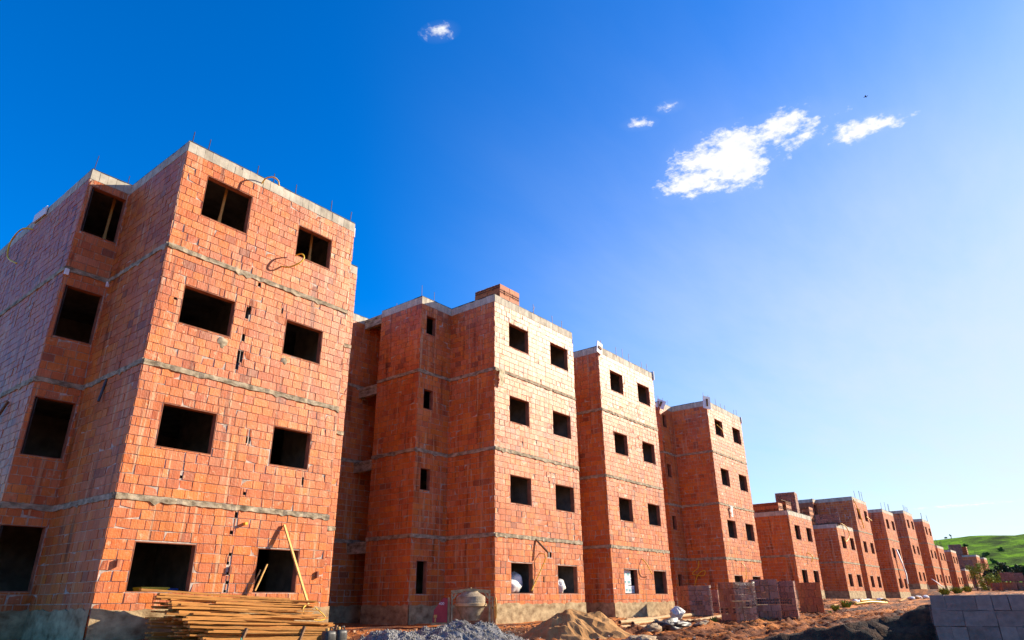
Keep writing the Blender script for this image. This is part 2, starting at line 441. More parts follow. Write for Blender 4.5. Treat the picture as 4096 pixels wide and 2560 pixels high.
    for p, q, det, kind in edges:
        if not det: continue
        mb = MB()
        dx, dy = q[0] - p[0], q[1] - p[1]; Ln = math.hypot(dx, dy); dx /= Ln; dy /= Ln; nx, ny = dy, -dx
        m = max(2, int(Ln / .16)); prev = None
        for i in range(m + 1):
            s = Ln * i / m + (.03 if i == m else 0); o = .036 + rg.uniform(-.005, .005); hi = zs[0] + .67 + rg.uniform(-.035, .03)
            Q = lambda w, z: (x0 + p[0] + dx * s + nx * w, Y0 + p[1] + dy * s + ny * w, z)
            cur = [Q(.004, hi + .004), Q(o, hi), Q(o + .004, zs[0] + .25), Q(o + .012, zs[0] - .5)]
            if prev:
                for t in range(3): mb.face([prev[t], prev[t + 1], cur[t + 1], cur[t]])
            prev = cur
        mb.build('plinth', M['plinth'], T)
    for k in range(1, n + 1):   # landing beams across the stair niche
        mb = MB(); mb.box((x0 + 10.4, Y0 + 4.855, zs[k] - .17), (.86, 1.0, .10)); mb.box((x0 + 10.06, Y0 + 4.855, zs[k] - .36 + .02), (.14, 1.0, .30))
        mb.build('landing_beam', M['concrete'], T)
    # slabs, partitions
    out = [W(*p) for p, q, d, k in edges]
    mb = MB()
    for k in range(n + 1):
        ins = []
        z = zs[k] - (.03 if k == n else .05) + (.06 if k == 0 else 0)
        cx = x0 + 8.3
        for (x, y) in out: ins.append((x + (.02 if x < cx else -.02), y + .02, z))
        mb.face(ins); mb.face([(x, y, z - .08) for x, y, _ in ins][::-1])
    mb.build('floor_slab', M['slab'], T)
    mb = MB()
    for a, b, y in ((-.86, 6.8, 6.3), (11.1, 17.5, 6.3)):
        mb.box((x0 + (a + b) / 2, Y0 + y, (zs[0] + zs[-1]) / 2), (b - a, .1, zs[-1] - zs[0] - .05))
    for x in (2.6, 14.0): mb.box((x0 + x, Y0 + 1.75, (zs[0] + zs[-1]) / 2), (.1, 3.1, zs[-1] - zs[0] - .05))
    mb.build('partition_wall', M['slab'], T)
    for p, q, det, kind in edges:   # black waterproof strip showing over the lintel course
        if not det: continue
        mb = MB()
        a = Vector((*W(*p), zs[-1] + .012)); b = Vector((*W(*q), zs[-1] + .012)); d = (b - a).normalized(); nn = Vector((d.y, -d.x, 0))
        s = 0; Ln = (b - a).length
        while s < Ln - .1:
            l = min(rg.uniform(.5, 1.6), Ln - s)
            mb.bar(a + d * s - nn * .06, a + d * (s + l) - nn * .06, .13, .022 + rg.uniform(0, .012), 0, jit=.006)
            s += l
        mb.build('roof_membrane', M['membrane'], T)
    return T, zs, walls

def rebar(T, x, y, z, h, lean=(0, 0), r=.009):
    mb = MB(); mb.tube([(x, y, z - .1), (x + lean[0] * .5, y + lean[1] * .5, z + h * .5), (x + lean[0], y + lean[1], z + h)], r, 5)
    mb.build('rebar', M['rebar'], T)
def conduit(T, pts, r=.014):
    r *= 1.35
    # smooth path through points (Catmull-Rom)
    pts = [Vector(p) for p in pts]; out = []
    for i in range(len(pts) - 1):
        p0 = pts[max(i - 1, 0)]; p1 = pts[i]; p2 = pts[i + 1]; p3 = pts[min(i + 2, len(pts) - 1)]
        for k in range(6):
            t = k / 6
            out.append(.5 * ((2 * p1) + (p2 - p0) * t + (2 * p0 - 5 * p1 + 4 * p2 - p3) * t * t + (3 * p1 - p0 - 3 * p2 + p3) * t ** 3))
    out.append(pts[-1])
    mb = MB(); mb.tube(out, r, 6)
    if T is None: return mb
    return mb.build('yellow_conduit', M['conduit'], T, True)
def foam(T, c, ax, w, h, strip=True, tilt=0):
    """white polystyrene board nailed at a roof corner, ax = outward normal"""
    c = Vector(c); ax = Vector(ax).normalized(); sd = Vector((-ax.y, ax.x, 0))
    rot = Matrix((sd, ax, Vector((0, 0, 1)))).transposed() @ Matrix.Rotation(tilt, 3, 'Y')
    mb = MB(); mb.box(c, (w, .04, h), 0, rot, .004); o = mb.build('foam_board', M['foam'], T)
    if strip:
        mb = MB(); mb.box(c + ax * .035, (w * .22, .03, h * .6), 0, rot, .003); mb.build('wood_strip', M['wooddark'], o)

XS = [5.73, 24.43, 47.5, 66.05, 89.0, 107.5, 129.4, 148.9]
DZ = [0, 0, .59, .59, 1.45, 1.45, 1.97, 2.02]
NS = [4, 4, 2, 3, 3, 2, 1, 2]
LAB = ['four-storey bare brick block nearest the camera, its timber pile below',
       'four-storey bare brick block with white foam boards nailed at its roof corners',
       'two-storey brick block carrying loose bricks and wrapped pallets on its roof',
       'three-storey brick block, first tall one beyond the low block with pallets on its roof',
       'three-storey brick block farther up the row, with white rubbish chute at its foot',
       'distant two-storey brick block just before the single-storey one',
       'distant single-storey brick block carrying pallets of bricks',
       'farthest brick block at the end of the row, under the green hill']
B = []
for i in range(8):
    B.append(block(XS[i], DZ[i], NS[i], 100 + i, LAB[i], 1 if i == 0 else 0))

# roof rebars of every block
def front_rebars(i, xs, h=.4):
    T, zs, _ = B[i]
    for x in xs:
        rebar(T, XS[i] + x, Y0 + .07, zs[-1], h * rnd.uniform(.8, 1.15), (rnd.uniform(-.03, .03), rnd.uniform(-.03, .03)), .011 if i < 2 else .016)
front_rebars(0, [.09, .50, 1.86, 2.36, 3.05, 4.25, 4.95], .40)
front_rebars(0, [R_ + 0 if False else R_ for R_ in (14.05, 15.35, 16.0)], .42)
T, zs, _ = B[0]
rebar(T, XS[0] + 14.0, Y0 + .1, zs[-1], .42, (.18, 0))
rebar(T, XS[0] - .95, Y0 + 3.12, zs[-1], .5, (.03, 0)); rebar(T, XS[0] - .1, Y0 + 3.12, zs[-1], .3)
rebar(T, XS[0] - .95, Y0 + 7.0, zs[-1], .35, (.0, .05)); rebar(T, XS[0] - .95, Y0 + 6.7, zs[-1], .35, (.0, .05))
rebar(T, XS[0] + 10.05, Y0 + 2.25, zs[-1], .5); rebar(T, XS[0] + 10.7, Y0 + 2.25, zs[-1], .45); rebar(T, XS[0] + 10.05, Y0 + 3.6, zs[-1], .15)
front_rebars(1, [.42, 1.75, 2.3, 2.95, 4.2, 4.75], .48)
front_rebars(1, [11.45, 12.1, 13.2, 13.9, 14.5, 15.9, 16.35], .42)
T, zs, _ = B[1]
for x in (10.05, 10.2, 10.75, 11.35): rebar(T, XS[1] + x, Y0 + 2.25, zs[-1], .4)
for i in range(2, 8):
    front_rebars(i, [rnd.uniform(.2, 4.9) for _ in range(4 if i > 2 else 1)], .8 if i > 2 else .3)
    if i not in (2, 6): front_rebars(i, [R2 + 11.6 for R2 in [rnd.uniform(.2, 4.9) for _ in range(4)]], .8)
rebar(B[2][0], XS[2] + .3, Y0 + 2.6, B[2][1][-1], .5)

# yellow conduits and other small fittings
T0, Z0s, _ = B[0]; T1, Z1s, _ = B[1]
conduit(T0, [(7.72, Y0, 10.28), (7.73, Y0 - .18, 10.38), (7.82, Y0 - .36, 10.38), (7.92, Y0 - .45, 10.28), (7.95, Y0 - .47, 10.14)])
conduit(T0, [(8.60, Y0, 8.18), (8.72, Y0 - .2, 8.14), (8.90, Y0 - .38, 8.28), (8.98, Y0 - .42, 8.46), (8.95, Y0 - .32, 8.58), (8.90, Y0 - .12, 8.58)])
conduit(T0, [(XS[0] - 1.0, Y0 + 6.85, 10.1), (XS[0] - 1.2, Y0 + 7.2, 10.15), (XS[0] - 1.25, Y0 + 7.75, 9.9), (XS[0] - 1.22, Y0 + 7.7, 9.4), (XS[0] - 1.12, Y0 + 7.0, 9.0)], .018)
conduit(T0, [(XS[0] + 8.6, Y0 + 5.5, 10.4), (XS[0] + 8.6, Y0 + 5.5, 10.9), (XS[0] + 8.65, Y0 + 5.5, 11.15), (XS[0] + 8.75, Y0 + 5.5, 11.1), (XS[0] + 8.68, Y0 + 5.5, 10.8)], .02)
conduit(T0, [(XS[0] + 13.92, Y0 + .0, 1.55), (XS[0] + 14.02, Y0 - .22, 1.45), (XS[0] + 13.85, Y0 - .12, 1.0), (XS[0] + 13.6, Y0 - .05, .6), (XS[0] + 13.4, Y0 - .05, .35)], .012)
conduit(T1, [(XS[1] + 2.45, Y0, 1.65), (XS[1] + 2.5, Y0 - .2, 1.45), (XS[1] + 2.7, Y0 - .25, 1.15), (XS[1] + 3.0, Y0 - .15, 1.05)], .014)
conduit(T1, [(XS[1] + 11.56, Y0 + 1.5, 1.95), (XS[1] + 11.5, Y0 + 1.55, 1.6), (XS[1] + 11.5, Y0 + 1.9, 1.3), (XS[1] + 11.5, Y0 + 1.3, 1.2), (XS[1] + 11.5, Y0 + 1.2, 1.45), (XS[1] + 11.5, Y0 + 1.6, 1.25), (XS[1] + 11.5, Y0 + 1.9, .6)], .016)
conduit(T1, [(XS[1] + 13.6, Y0, 1.9), (XS[1] + 13.75, Y0 - .15, 1.6), (XS[1] + 13.7, Y0 - .15, 1.1), (XS[1] + 13.6, Y0 - .05, .9)], .014)
conduit(T1, [(XS[1] + 12.7, Y0, 9.3), (XS[1] + 12.9, Y0 - .2, 9.0), (XS[1] + 13.2, Y0 - .1, 8.9)], .014)
conduit(B[2][0], [(XS[2] + 2.7, Y0, 2.9), (XS[2] + 2.9, Y0 - .25, 2.7), (XS[2] + 2.8, Y0 - .2, 2.3)], .025)
conduit(B[2][0], [(XS[2] + 13.2, Y0, 5.6), (XS[2] + 13.9, Y0 - .2, 5.3), (XS[2] + 14.1, Y0 - .25, 4.7), (XS[2] + 13.2, Y0 - .15, 4.2), (XS[2] + 12.9, Y0 - .1, 4.4)], .028)
conduit(B[3][0], [(XS[3] + .35, Y0, 8.2), (XS[3] + .8, Y0 - .2, 7.0), (XS[3] + 1.2, Y0 - .2, 6.2), (XS[3] + 1.6, Y0 - .15, 5.7)], .03)
conduit(B[3][0], [(XS[3] + 4.1, Y0, 6.9), (XS[3] + 5.0, Y0 - .2, 6.6)], .03)
def stub(T, name, c, d, mat, rot=None, label=None):
    mb = MB(); mb.box(c, d, 0, rot, .004); o = mb.build(name, mat, T)
    if label: o['label'] = label
for x, z in ((6.02, .78), (8.35, .72), (10.62, .67)): stub(T0, 'wood_block', (x, Y0 - .05, z), (.05, .06, .14), M['reveal'])
stub(T0, 'conduit_box', (8.55, Y0 - .06, 1.69), (.06, .1, .05), M['conduit'])
stub(T0, 'wood_block', (XS[0] + 13.5, Y0 - .04, .62), (.06, .08, .17), M['wooddark'])
mb = MB(); mb.tube([(XS[0] + 14.0 - .28, Y0 - .02, 2.0), (XS[0] + 14.06, Y0 - .3, 1.55)], .035, 8); mb.build('drain_pipe', M['wooddark'], T0)
mb = MB(); mb.tube([(XS[0] - .01, Y0 + 1.7, 4.78), (XS[0] - .10, Y0 + 1.65, 4.2)], .03, 8); mb.build('drain_pipe', M['blackplastic'], T0)
mb = MB(); mb.bar((XS[0] - 1.05, Y0 + 4.4, 4.5), (XS[0] - 1.12, Y0 + 4.75, 4.05), .05, .05); mb.build('wood_block', M['wooddark'], T0)
# cement dabs under two sills of the first wing (bulges left by the masons)
for x, z, s in ((7.36, 5.78, 1.0), (8.98 + .05, 5.74, .8)):
    mb = MB(); n = 14
    ring = [(x + .13 * s * math.cos(2 * math.pi * k / n) * rnd.uniform(.85, 1.15), z - .05 + (.07 if k < n / 2 else .16) * s * math.sin(2 * math.pi * k / n) * rnd.uniform(.6, 1.4)) for k in range(n)]
    mb.raw([(p[0], Y0 - .012, p[1]) for p in ring] + [(x + (p[0] - x) * .6, Y0 - .034, z + (p[1] - z) * .7) for p in ring],
           [(k, (k + 1) % n, n + (k + 1) % n, n + k) for k in range(n)] + [tuple(range(n, 2 * n))])
    mb.build('cement_dab', M['concrete'], T0, True)
# foam boards
zt = Z1s[-1]
foam(T1, (XS[1] + .04, Y0 - .06, zt - .09), (0, -1, 0), .55, .42, True, R(-78))
foam(T1, (XS[1] + 5.14, Y0 + .12, zt - .12), (1, 0, 0), .4, .45, False)
foam(T1, (XS[1] + 10.1, Y0 + 2.1, zt - .13), (-.8, -.6, 0), .5, .5, True, R(25))
foam(T1, (XS[1] + 11.52, Y0 - .05, zt - .14), (-.5, -1, 0), .5, .72, True, R(4))
foam(T1, (XS[1] + 16.70, Y0 + .1, zt - .16), (1, 0, 0), .35, .4, False)
foam(T0, (XS[0] - 1.06, Y0 + 6.35, Z0s[-1] - .10), (-1, 0, 0), .95, .26, False, R(3))
foam(T0, (XS[0] + 5.13, Y0 + .15, Z0s[-1] - .25), (1, 0, 0), .22, .3, False)
# rags caught on the walls
def rag(T, c, w, h, mat):
    mb = MB(); n, m = 5, 7; g = []
    for j in range(m + 1):
        for i in range(n + 1):
            t = j / m; wd = w * (1 - .65 * t * (1 if i % 2 else .6))
            g.append((c[0] + (i / n - .5) * wd + .05 * math.sin(j * 1.7) * w, c[1] - .05 - .05 * abs(math.sin(i * 1.9 + j)), c[2] - h * t + .03 * math.sin(i * 2.3)))
    mb.raw(g, [(j * (n + 1) + i, j * (n + 1) + i + 1, (j + 1) * (n + 1) + i + 1, (j + 1) * (n + 1) + i) for j in range(m) for i in range(n)])
    return mb.build('hanging_rag', mat, T, True)
rag(T0, (XS[0] + 11.85, Y0 - .03, 7.62), .34, .62, M['rag'])
rag(T1, (XS[1] + 13.0, Y0 - .03, 4.78), .35, .6, M['white'])
stub(T0, 'foam_scrap', (XS[0] - .97, Y0 + 3.0, 7.5), (.09, .05, .16), M['foam']); stub(T0, 'foam_scrap', (XS[0] - .04, Y0 + 3.0, 7.5), (.07, .05, .14), M['foam'])

# ------------------------------------------------------------------ terrain
def smooth(a, b, x):
    t = min(1, max(0, (x - a) / (b - a))); return t * t * (3 - 2 * t)
def lerp_tab(tab, x):
    if x <= tab[0][0]: return tab[0][1]
    for (a, c), (b, d) in zip(tab, tab[1:]):
        if x <= b: return c + (d - c) * (x - a) / (b - a)
    return tab[-1][1]
ROAD = [(-50, -1.05), (8, -1.02), (13, -.92), (22, -.72), (33, -.55), (50, -.36), (75, -.02), (100, .58), (130, 1.1), (165, 1.35), (3000, 1.4)]
PLAT = [(-50, -.60), (43.2, -.60), (46.2, -.02), (85.2, -.02), (87.2, .86), (126, .86), (128, 1.36), (3000, 1.4)]
CREST = [((12.1, 5.6), -.84), ((12.2, 4.85), -.64), ((12.4, 4.5), -.60), ((12.5, 3.93), -.48), ((12.7, 3.19), -.36), ((13.0, 2.67), -.24), ((13.3, 2.09), -.10), ((13.5, 1.4), -.04), ((13.6, -1.2), .0), ((13.8, -4), -.1)]
def gz(x, y):
    r = lerp_tab(ROAD, x)
    p = lerp_tab(PLAT, x)
    w = smooth(11.6, 13.9, y + .35 * fbm(x * .5, 3.1))
    z = r + (p - r) * w
    d0 = math.hypot(x, y)
    if d0 < 220: z += .05 * fbm(x * .7, y * .7, 1.0) + .02 * fbm(x * 3, y * 3, 5.0)
    # wheel ruts with tyre-lug ridges, running along the row
    if 8 < x < 90 and -1 < y < 12:
        for yc, wd, am, ph in ((6.95, .42, .13, 0), (5.15, .45, .14, 2), (8.35, .55, .11, 1), (3.6, .4, .08, 3), (9.7, .5, .05, 4)):
            c = yc + .28 * math.sin(x * .16 + ph * 1.7) + .10 * math.sin(x * .6 + ph)
            t = abs(y - c) / wd
            if t < 1.7:
                k = max(0, 1 - t * t) if t < 1 else 0
                z -= .07 * k
                if t < 1.15: z += am * (1 - smooth(.75, 1.15, t)) * (abs(((x + (y - c) * .6) * 2.3 + ph * .3 + .3 * fbm(x * .8, y, 4)) % 1 * 2 - 1) - .5) * 1.5 * min(1, max(.15, .7 + 1.2 * fbm(x * .5, y * .5, 9)))
                if 1 <= t < 1.7: z += .08 * (1 - abs(t - 1.35) / .35) * (.6 + fbm(x * .9, y, 2))
        z += .07 * max(0, fbm(x * 1.6, y * 1.6, 8)) + .085 * fbm(x * 4, y * 4, 6)
    return z
def axis(fine0, fine1, st, lo, hi, grow=1.16):
    a = []; x = fine0
    while x < fine1: a.append(x); x += st
    s = st; x = a[-1]
    while x < hi: s *= grow; x += s; a.append(x)
    s = st; x = fine0; b = []
    while x > lo: s *= grow; x -= s; b.append(x)
    return b[::-1] + a
gx = axis(8, 30, .075, -600, 1500, 1.045); gy = axis(-2, 14, .11, -900, 900, 1.09)
mb = MB(); mb.v = [(x, y, gz(x, y)) for x in gx for y in gy]
ny = len(gy)
mb.f = [(i * ny + j, (i + 1) * ny + j, (i + 1) * ny + j + 1, i * ny + j + 1) for i in range(len(gx) - 1) for j in range(ny - 1)]
mb.m = [0] * len(mb.f)
tag(mb.build('ground', M['ground'], smooth=True), kind='structure')

# hill beyond the row
mb = MB(); nA, nR = 120, 26; g = []
for i in range(nA + 1):
    az = R(-30 + 75 * i / nA)
    for j in range(nR + 1):
        t = j / nR; d = 190 + 420 * t
        top = (31 + 4.2 * math.sin(az * 5 + 2.4) - 26 * smooth(R(9), R(24), az)) * (1 + .02 * fbm(az * 30, 0))
        z = 1.0 + top * (smooth(0, 1, min(1, t / .80)) if t < .80 else 1 - .25 * (t - .80) / .2) + 1.0 * fbm(az * 26, t * 9, 2) * min(1, t * 3)
        g.append((d * math.cos(az), d * math.sin(az), z))
mb.raw(g, [(i * (nR + 1) + j, i * (nR + 1) + j + 1, (i + 1) * (nR + 1) + j + 1, (i + 1) * (nR + 1) + j) for i in range(nA) for j in range(nR)])
tag(mb.build('hill', M['hill'], smooth=True), kind='structure')
def hill_z(x, y):
    az = math.atan2(y, x); t = (math.hypot(x, y) - 190) / 420
    top = 31 + 4.2 * math.sin(az * 5 + 2.4) - 26 * smooth(R(9), R(24), az)
    return 1.0 + top * (smooth(0, 1, min(1, t / .80)) if t < .80 else 1 - .25 * (t - .8) / .2) + 1.0 * fbm(az * 26, t * 9, 2) * min(1, max(0, t) * 3)

# ------------------------------------------------------------------ loose things
def blob(name, loc, rx, ry, rz, mat, seed, amp=.25, fr=2.0, seg=24, rings=14, parent=None, flat=0):
    """a lump with an uneven surface, resting on loc"""
    mb = MB(); vs = []
    for i in range(rings + 1):
        th = math.pi * i / rings
        for j in range(seg):
            ph = 2 * math.pi * j / seg
            n = Vector((math.sin(th) * math.cos(ph), math.sin(th) * math.sin(ph), math.cos(th)))
            k = 1 + amp * fbm(n.x * fr + seed, n.y * fr, n.z * fr + seed * .3, 5)
            vs.append((loc[0] + n.x * rx * k, loc[1] + n.y * ry * k, max(loc[2] - .05, loc[2] + rz * (1 - flat) + n.z * rz * k)))
    mb.raw(vs, [(i * seg + j, (i + 1) * seg + j, (i + 1) * seg + (j + 1) % seg, i * seg + (j + 1) % seg) for i in range(rings) for j in range(seg)])
    return mb.build(name, mat, parent, True, loc)

# --- timber pile: every board is a thing
ang = R(-5); ux = Vector((math.cos(ang), math.sin(ang), 0)); uv = Vector((math.sin(ang), -math.cos(ang), 0))
O = Vector((6.72, 14.22, 0))
def board(a, b, w, h, label, mat='wood', group='boards of the big timber pile', name='board', up=(0, 0, 1)):
    mb = MB(); a = Vector(a); b = Vector(b)
    n = 5; pts = [a.lerp(b, i / n) + Vector((0, 0, -.012 * math.sin(math.pi * i / n) * rnd.uniform(0, 1))) for i in range(n + 1)]
    d = (b - a).normalized(); sd = d.cross(Vector(up)).normalized(); u2 = sd.cross(d)
    vs = []
    for p in pts:
        for e, f in ((-1, -1), (1, -1), (1, 1), (-1, 1)): vs.append(p + sd * e * w / 2 + u2 * f * h / 2)
    fs = [(i * 4 + k, i * 4 + (k + 1) % 4, i * 4 + 4 + (k + 1) % 4, i * 4 + 4 + k) for i in range(n) for k in range(4)] + [(3, 2, 1, 0), (n * 4, n * 4 + 1, n * 4 + 2, n * 4 + 3)]
    mb.raw(vs, fs)
    return tag(mb.build(name, M[mat], loc=a), label, 'board', group)
LB = 'rough sawn board stacked in the big timber pile below the nearest block'
z = -.98; k = 0
while z < .20:
    th = rnd.uniform(.022, .036)
    f = (z + .98) / 1.2
    vmax = 1.42 - .95 * max(0, f - .45) / .55
    v = .12 + rnd.uniform(0, .06)
    while v < vmax:
        w = rnd.uniform(.06, .19)
        left = rnd.uniform(-.18, .10) + .30 * v; ln = rnd.uniform(2.75, 3.15) if rnd.random() < .85 else rnd.uniform(2.1, 2.6)
        sk = rnd.uniform(-.07, .07) * (1 + 2.2 * f); tz = rnd.uniform(-.03, .035)
        a = O + ux * left + uv * (v + sk) + Vector((0, 0, z + tz)); b = O + ux * (left + ln) + uv * (v - sk + .05) + Vector((0, 0, z - tz - .10))
        if v > vmax - .62 or left < -.02 or f > .85: board(a, b, w, th, LB)
        v += w + rnd.uniform(.0, .04)
    z += th + rnd.uniform(.006, .02); k += 1
# top boards lying askew
for (l0, v0, z0, l1, v1, z1, w) in ((-.35, .2, .30, 2.7, .28, .12, .12), (-.1, .45, .22, 2.9, .3, .05, .12), (.05, .75, .03, 3.0, 1.0, -.25, .10), (.0, .85, -.02, 3.1, .55, -.10, .16),
                                    (-.1, .95, -.12, 3.0, 1.25, -.36, .12), (.1, 1.15, -.22, 3.15, .85, -.2, .14), (.2, 1.3, -.34, 3.05, 1.42, -.48, .16), (-.2, .6, .17, 2.4, .5, .06, .1), (.9, .7, .06, 3.2, .5, -.05, .06), (.6, 1.38, -.42, 3.3, 1.3, -.52, .16)):
    board(O + ux * l0 + uv * v0 + Vector((0, 0, z0)), O + ux * l1 + uv * v1 + Vector((0, 0, z1)), w, .035,
          'sawn board lying askew on the sunlit top of the big timber pile')
for q in range(3):
    board(O + ux * (.45 + .04 * q) + uv * (1.52) + Vector((0, 0, -.62 - .17 * q)), O + ux * 3.1 + uv * 1.50 + Vector((0, 0, -.66 - .17 * q)), .16, .03,
          'long board set on edge along the front of the big timber pile', up=tuple(uv))
for x, t in ((1.05, .30), (2.28, .28), (3.05, .24)):
    a = O + ux * (x - .16) + uv * 1.62 + Vector((0, 0, -1.1)); b = O + ux * (x + t * .6) + uv * 1.47 + Vector((0, 0, -.40))
    board(a, b, .055, .045, {1.05: 'leftmost of the three slanting stakes holding the timber pile', 2.28: 'middle one of the three slanting stakes holding the timber pile', 3.05: 'rightmost of the three slanting stakes holding the timber pile'}[x], 'wooddark', 'stakes in front of the timber pile', 'stake')
board((9.86, 13.62, -.02), (9.55, 14.44, 1.74), .07, .03, 'tall pale plank standing on the timber pile and leaning on the wall', 'woodlight', None, 'leaning_plank')
board((8.97, Y0 + .05, .30), (9.12, Y0 + .02, .74), .025, .025, 'shorter thin stick leaning in the ground-floor window', 'wooddark', 'sticks in the window', 'stick')
board((9.02, Y0 - .03, .30), (9.26, Y0 + .0, .86), .03, .03, 'longer pale stick leaning in the ground-floor window', 'woodlight', 'sticks in the window', 'stick')
mb = conduit(None, [(9.62, 13.35, .0), (9.50, 13.30, -.06), (9.52, 13.26, -.2), (9.75, 13.22, -.3), (9.98, 13.2, -.3), (10.0, 13.22, -.22), (9.8, 13.3, -.06)], .009)
tag(mb.build('plastic_strap', M['conduit'], smooth=True, loc=(9.62, 13.35, -.2)), 'curled yellow strap at the right end of the timber pile', 'strap')
mb = MB(); mb.tube([(7.75, 12.5, -1.0), (7.62, 12.48, -.55)], .012, 6)
tag(mb.build('green_stick', M['green'], loc=(7.75, 12.5, -1.0)), 'thin green stick poking up before the timber pile', 'stick')
def crate(name, c, d, mat, label, cat):
    mb = MB(); w = .012
    mb.box((c[0], c[1], c[2] + w / 2), (d[0], d[1], w))
    for sx in (-1, 1):
        mb.box((c[0] + sx * (d[0] / 2 - w / 2), c[1], c[2] + d[2] / 2), (w, d[1], d[2] - .002)); mb.box((c[0], c[1] + sx * (d[1] / 2 - w / 2), c[2] + d[2] / 2), (d[0] - 2 * w, w, d[2] - .004))
        mb.box((c[0] + sx * (d[0] / 2), c[1], c[2] + d[2] - .02), (.03, d[1] + .03, .03)); mb.box((c[0], c[1] + sx * (d[1] / 2), c[2] + d[2] - .02), (d[0] - .03, .03, .028))
    return tag(mb.build(name, mat, loc=c), label, cat)
crate('crate', (7.05, Y0 + .62, .27), (.55, .35, .10), M['conduit'], 'shallow yellow crate on the sill of the wide ground-floor window', 'crate')
crate('crate', (7.42, Y0 + .60, .27), (.18, .3, .08), M['blue'], 'small blue crate on the sill of the wide ground-floor window', 'crate')

# --- steel props inside the top-floor rooms
def prop(x, y, z0, z1, lean, label):
    t = thing('building_prop', label, 'prop', (x, y, z0), 'props inside the top floor')
    mb = MB(); mb.tube([(x, y, z0), (x + lean * .55, y, z0 + (z1 - z0) * .55)], .045, 8); mb.build('outer_tube', M['woodlight'], t)
    mb = MB(); mb.tube([(x + lean * .5, y, z0 + (z1 - z0) * .5), (x + lean, y, z1 - .02)], .035, 8); mb.build('inner_tube', M['woodlight'], t)
    mb = MB(); mb.box((x, y, z0 + .01), (.14, .14, .015)); mb.build('foot_plate', M['rebar'], t)
    mb = MB(); mb.box((x + lean, y, z1 - .012), (.14, .14, .015)); mb.build('head_plate', M['rebar'], t)
prop(6.95, Y0 + .5, 7.68, 10.32, .14, 'prop inside the wide top-floor window of the nearest block')
prop(9.75, Y0 + .55, 7.68, 10.32, .03, 'prop inside the smaller top-floor window of the nearest block')
prop(5.55, Y0 + 3.7, 7.68, 10.32, .05, 'prop inside the recessed side window on the top floor')

# --- gravel, sand
def heap(name, apex, r, mat, label, cat, seed, zb, prof=1.0, stones=0, ridge=None, ecc=1.0):
    mb = MB(); na, nr = 72, 26; vs = []; ax, ay, az = apex
    def hz(x, y):
        d = math.hypot((x - ax), (y - ay) * ecc) / r
        if ridge:
            rx, ry, rl = ridge; s = max(0, min(rl, (x - ax) * rx + (y - ay) * ry)); px, py = ax + rx * s, ay + ry * s
            d = math.hypot(x - px, y - py) / r + s / rl * .25
        d = max(0, d + .05 * fbm(x * 1.3 + seed, y * 1.3, 0))
        h = (1 - min(1, d)) ** prof; h = min(h, .97)
        return gz(x, y) - .02 + (az - zb) * h * (1 + .02 * fbm(x * 3, y * 3, seed)) + .006 * fbm(x * 9, y * 9, seed)
    ext = r * 1.15 + (ridge[2] if ridge else 0)
    for i in range(nr + 1):
        for j in range(na):
            a = 2 * math.pi * j / na; d = ext * (i / nr)
            x, y = ax + d * math.cos(a), ay + d * math.sin(a)
            vs.append((x, y, hz(x, y)))
    mb.raw(vs, [(i * na + j, i * na + (j + 1) % na, (i + 1) * na + (j + 1) % na, (i + 1) * na + j) for i in range(nr) for j in range(na)])
    rg = random.Random(seed)
    for _ in range(stones):
        a = rg.uniform(0, 2 * math.pi); d = ext * math.sqrt(rg.random()); x, y = ax + d * math.cos(a), ay + d * math.sin(a); zz = hz(x, y)
        if zz < gz(x, y) - .015 and rg.random() < .8: continue
        s = rg.uniform(.008, .019); q = [Vector((rg.uniform(-1, 1), rg.uniform(-1, 1), rg.uniform(-1, 1))).normalized() * s * rg.uniform(.8, 1.3) for _ in range(3)]
        c = Vector((x, y, zz + s * .35)); A, Bq, Cq = q
        p = [c + Vector((s, 0, -s * .3)) + A * .4, c + Vector((-s * .6, s * .8, -s * .2)) + Bq * .4, c + Vector((-s * .6, -s * .8, -s * .3)) + Cq * .4, c + Vector((0, 0, s * .9)) + A * .3, c + Vector((0, 0, -s))]
        mb.raw(p, [(0, 1, 3), (1, 2, 3), (2, 0, 3), (1, 0, 4), (2, 1, 4), (0, 2, 4)])
    return tag(mb.build(name, mat, loc=(ax, ay, zb)), label, cat)
heap('gravel_heap', (11.75, 10.95, -.36), 2.3, M['gravel'], 'large heap of blue-grey gravel in front of the concrete mixer', 'gravel heap', 3, -.95, 1.0, 42000, (.5, -.15, .8))
heap('gravel_heap', (10.15, 11.2, -.36), 1.5, M['gravel'], 'small dark heap of gravel left of the large one', 'gravel heap', 5, -.9, 1.0, 14000)
heap('sand_heap', (16.1, 11.0, -.17), 1.28, M['sand'], 'pointed heap of tan sand below the second wing', 'sand heap', 9, -.9, 1.0, 0, (.72, -.7, .9))

# heap of dark soil, its colour deepened further for the near side's shade
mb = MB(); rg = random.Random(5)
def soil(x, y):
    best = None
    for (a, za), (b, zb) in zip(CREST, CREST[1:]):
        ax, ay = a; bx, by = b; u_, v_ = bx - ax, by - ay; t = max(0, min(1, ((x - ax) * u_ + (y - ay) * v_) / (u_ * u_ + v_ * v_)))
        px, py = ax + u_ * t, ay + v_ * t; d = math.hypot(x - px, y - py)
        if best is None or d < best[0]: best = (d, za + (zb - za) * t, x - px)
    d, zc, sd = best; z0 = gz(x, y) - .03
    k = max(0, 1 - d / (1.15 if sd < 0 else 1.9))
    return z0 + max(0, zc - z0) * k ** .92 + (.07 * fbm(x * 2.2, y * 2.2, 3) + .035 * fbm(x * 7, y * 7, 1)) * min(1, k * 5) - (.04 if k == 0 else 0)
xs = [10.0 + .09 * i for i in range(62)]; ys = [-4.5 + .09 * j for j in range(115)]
g = [(x, y, soil(x, y)) for x in xs for y in ys]; nj = len(ys)
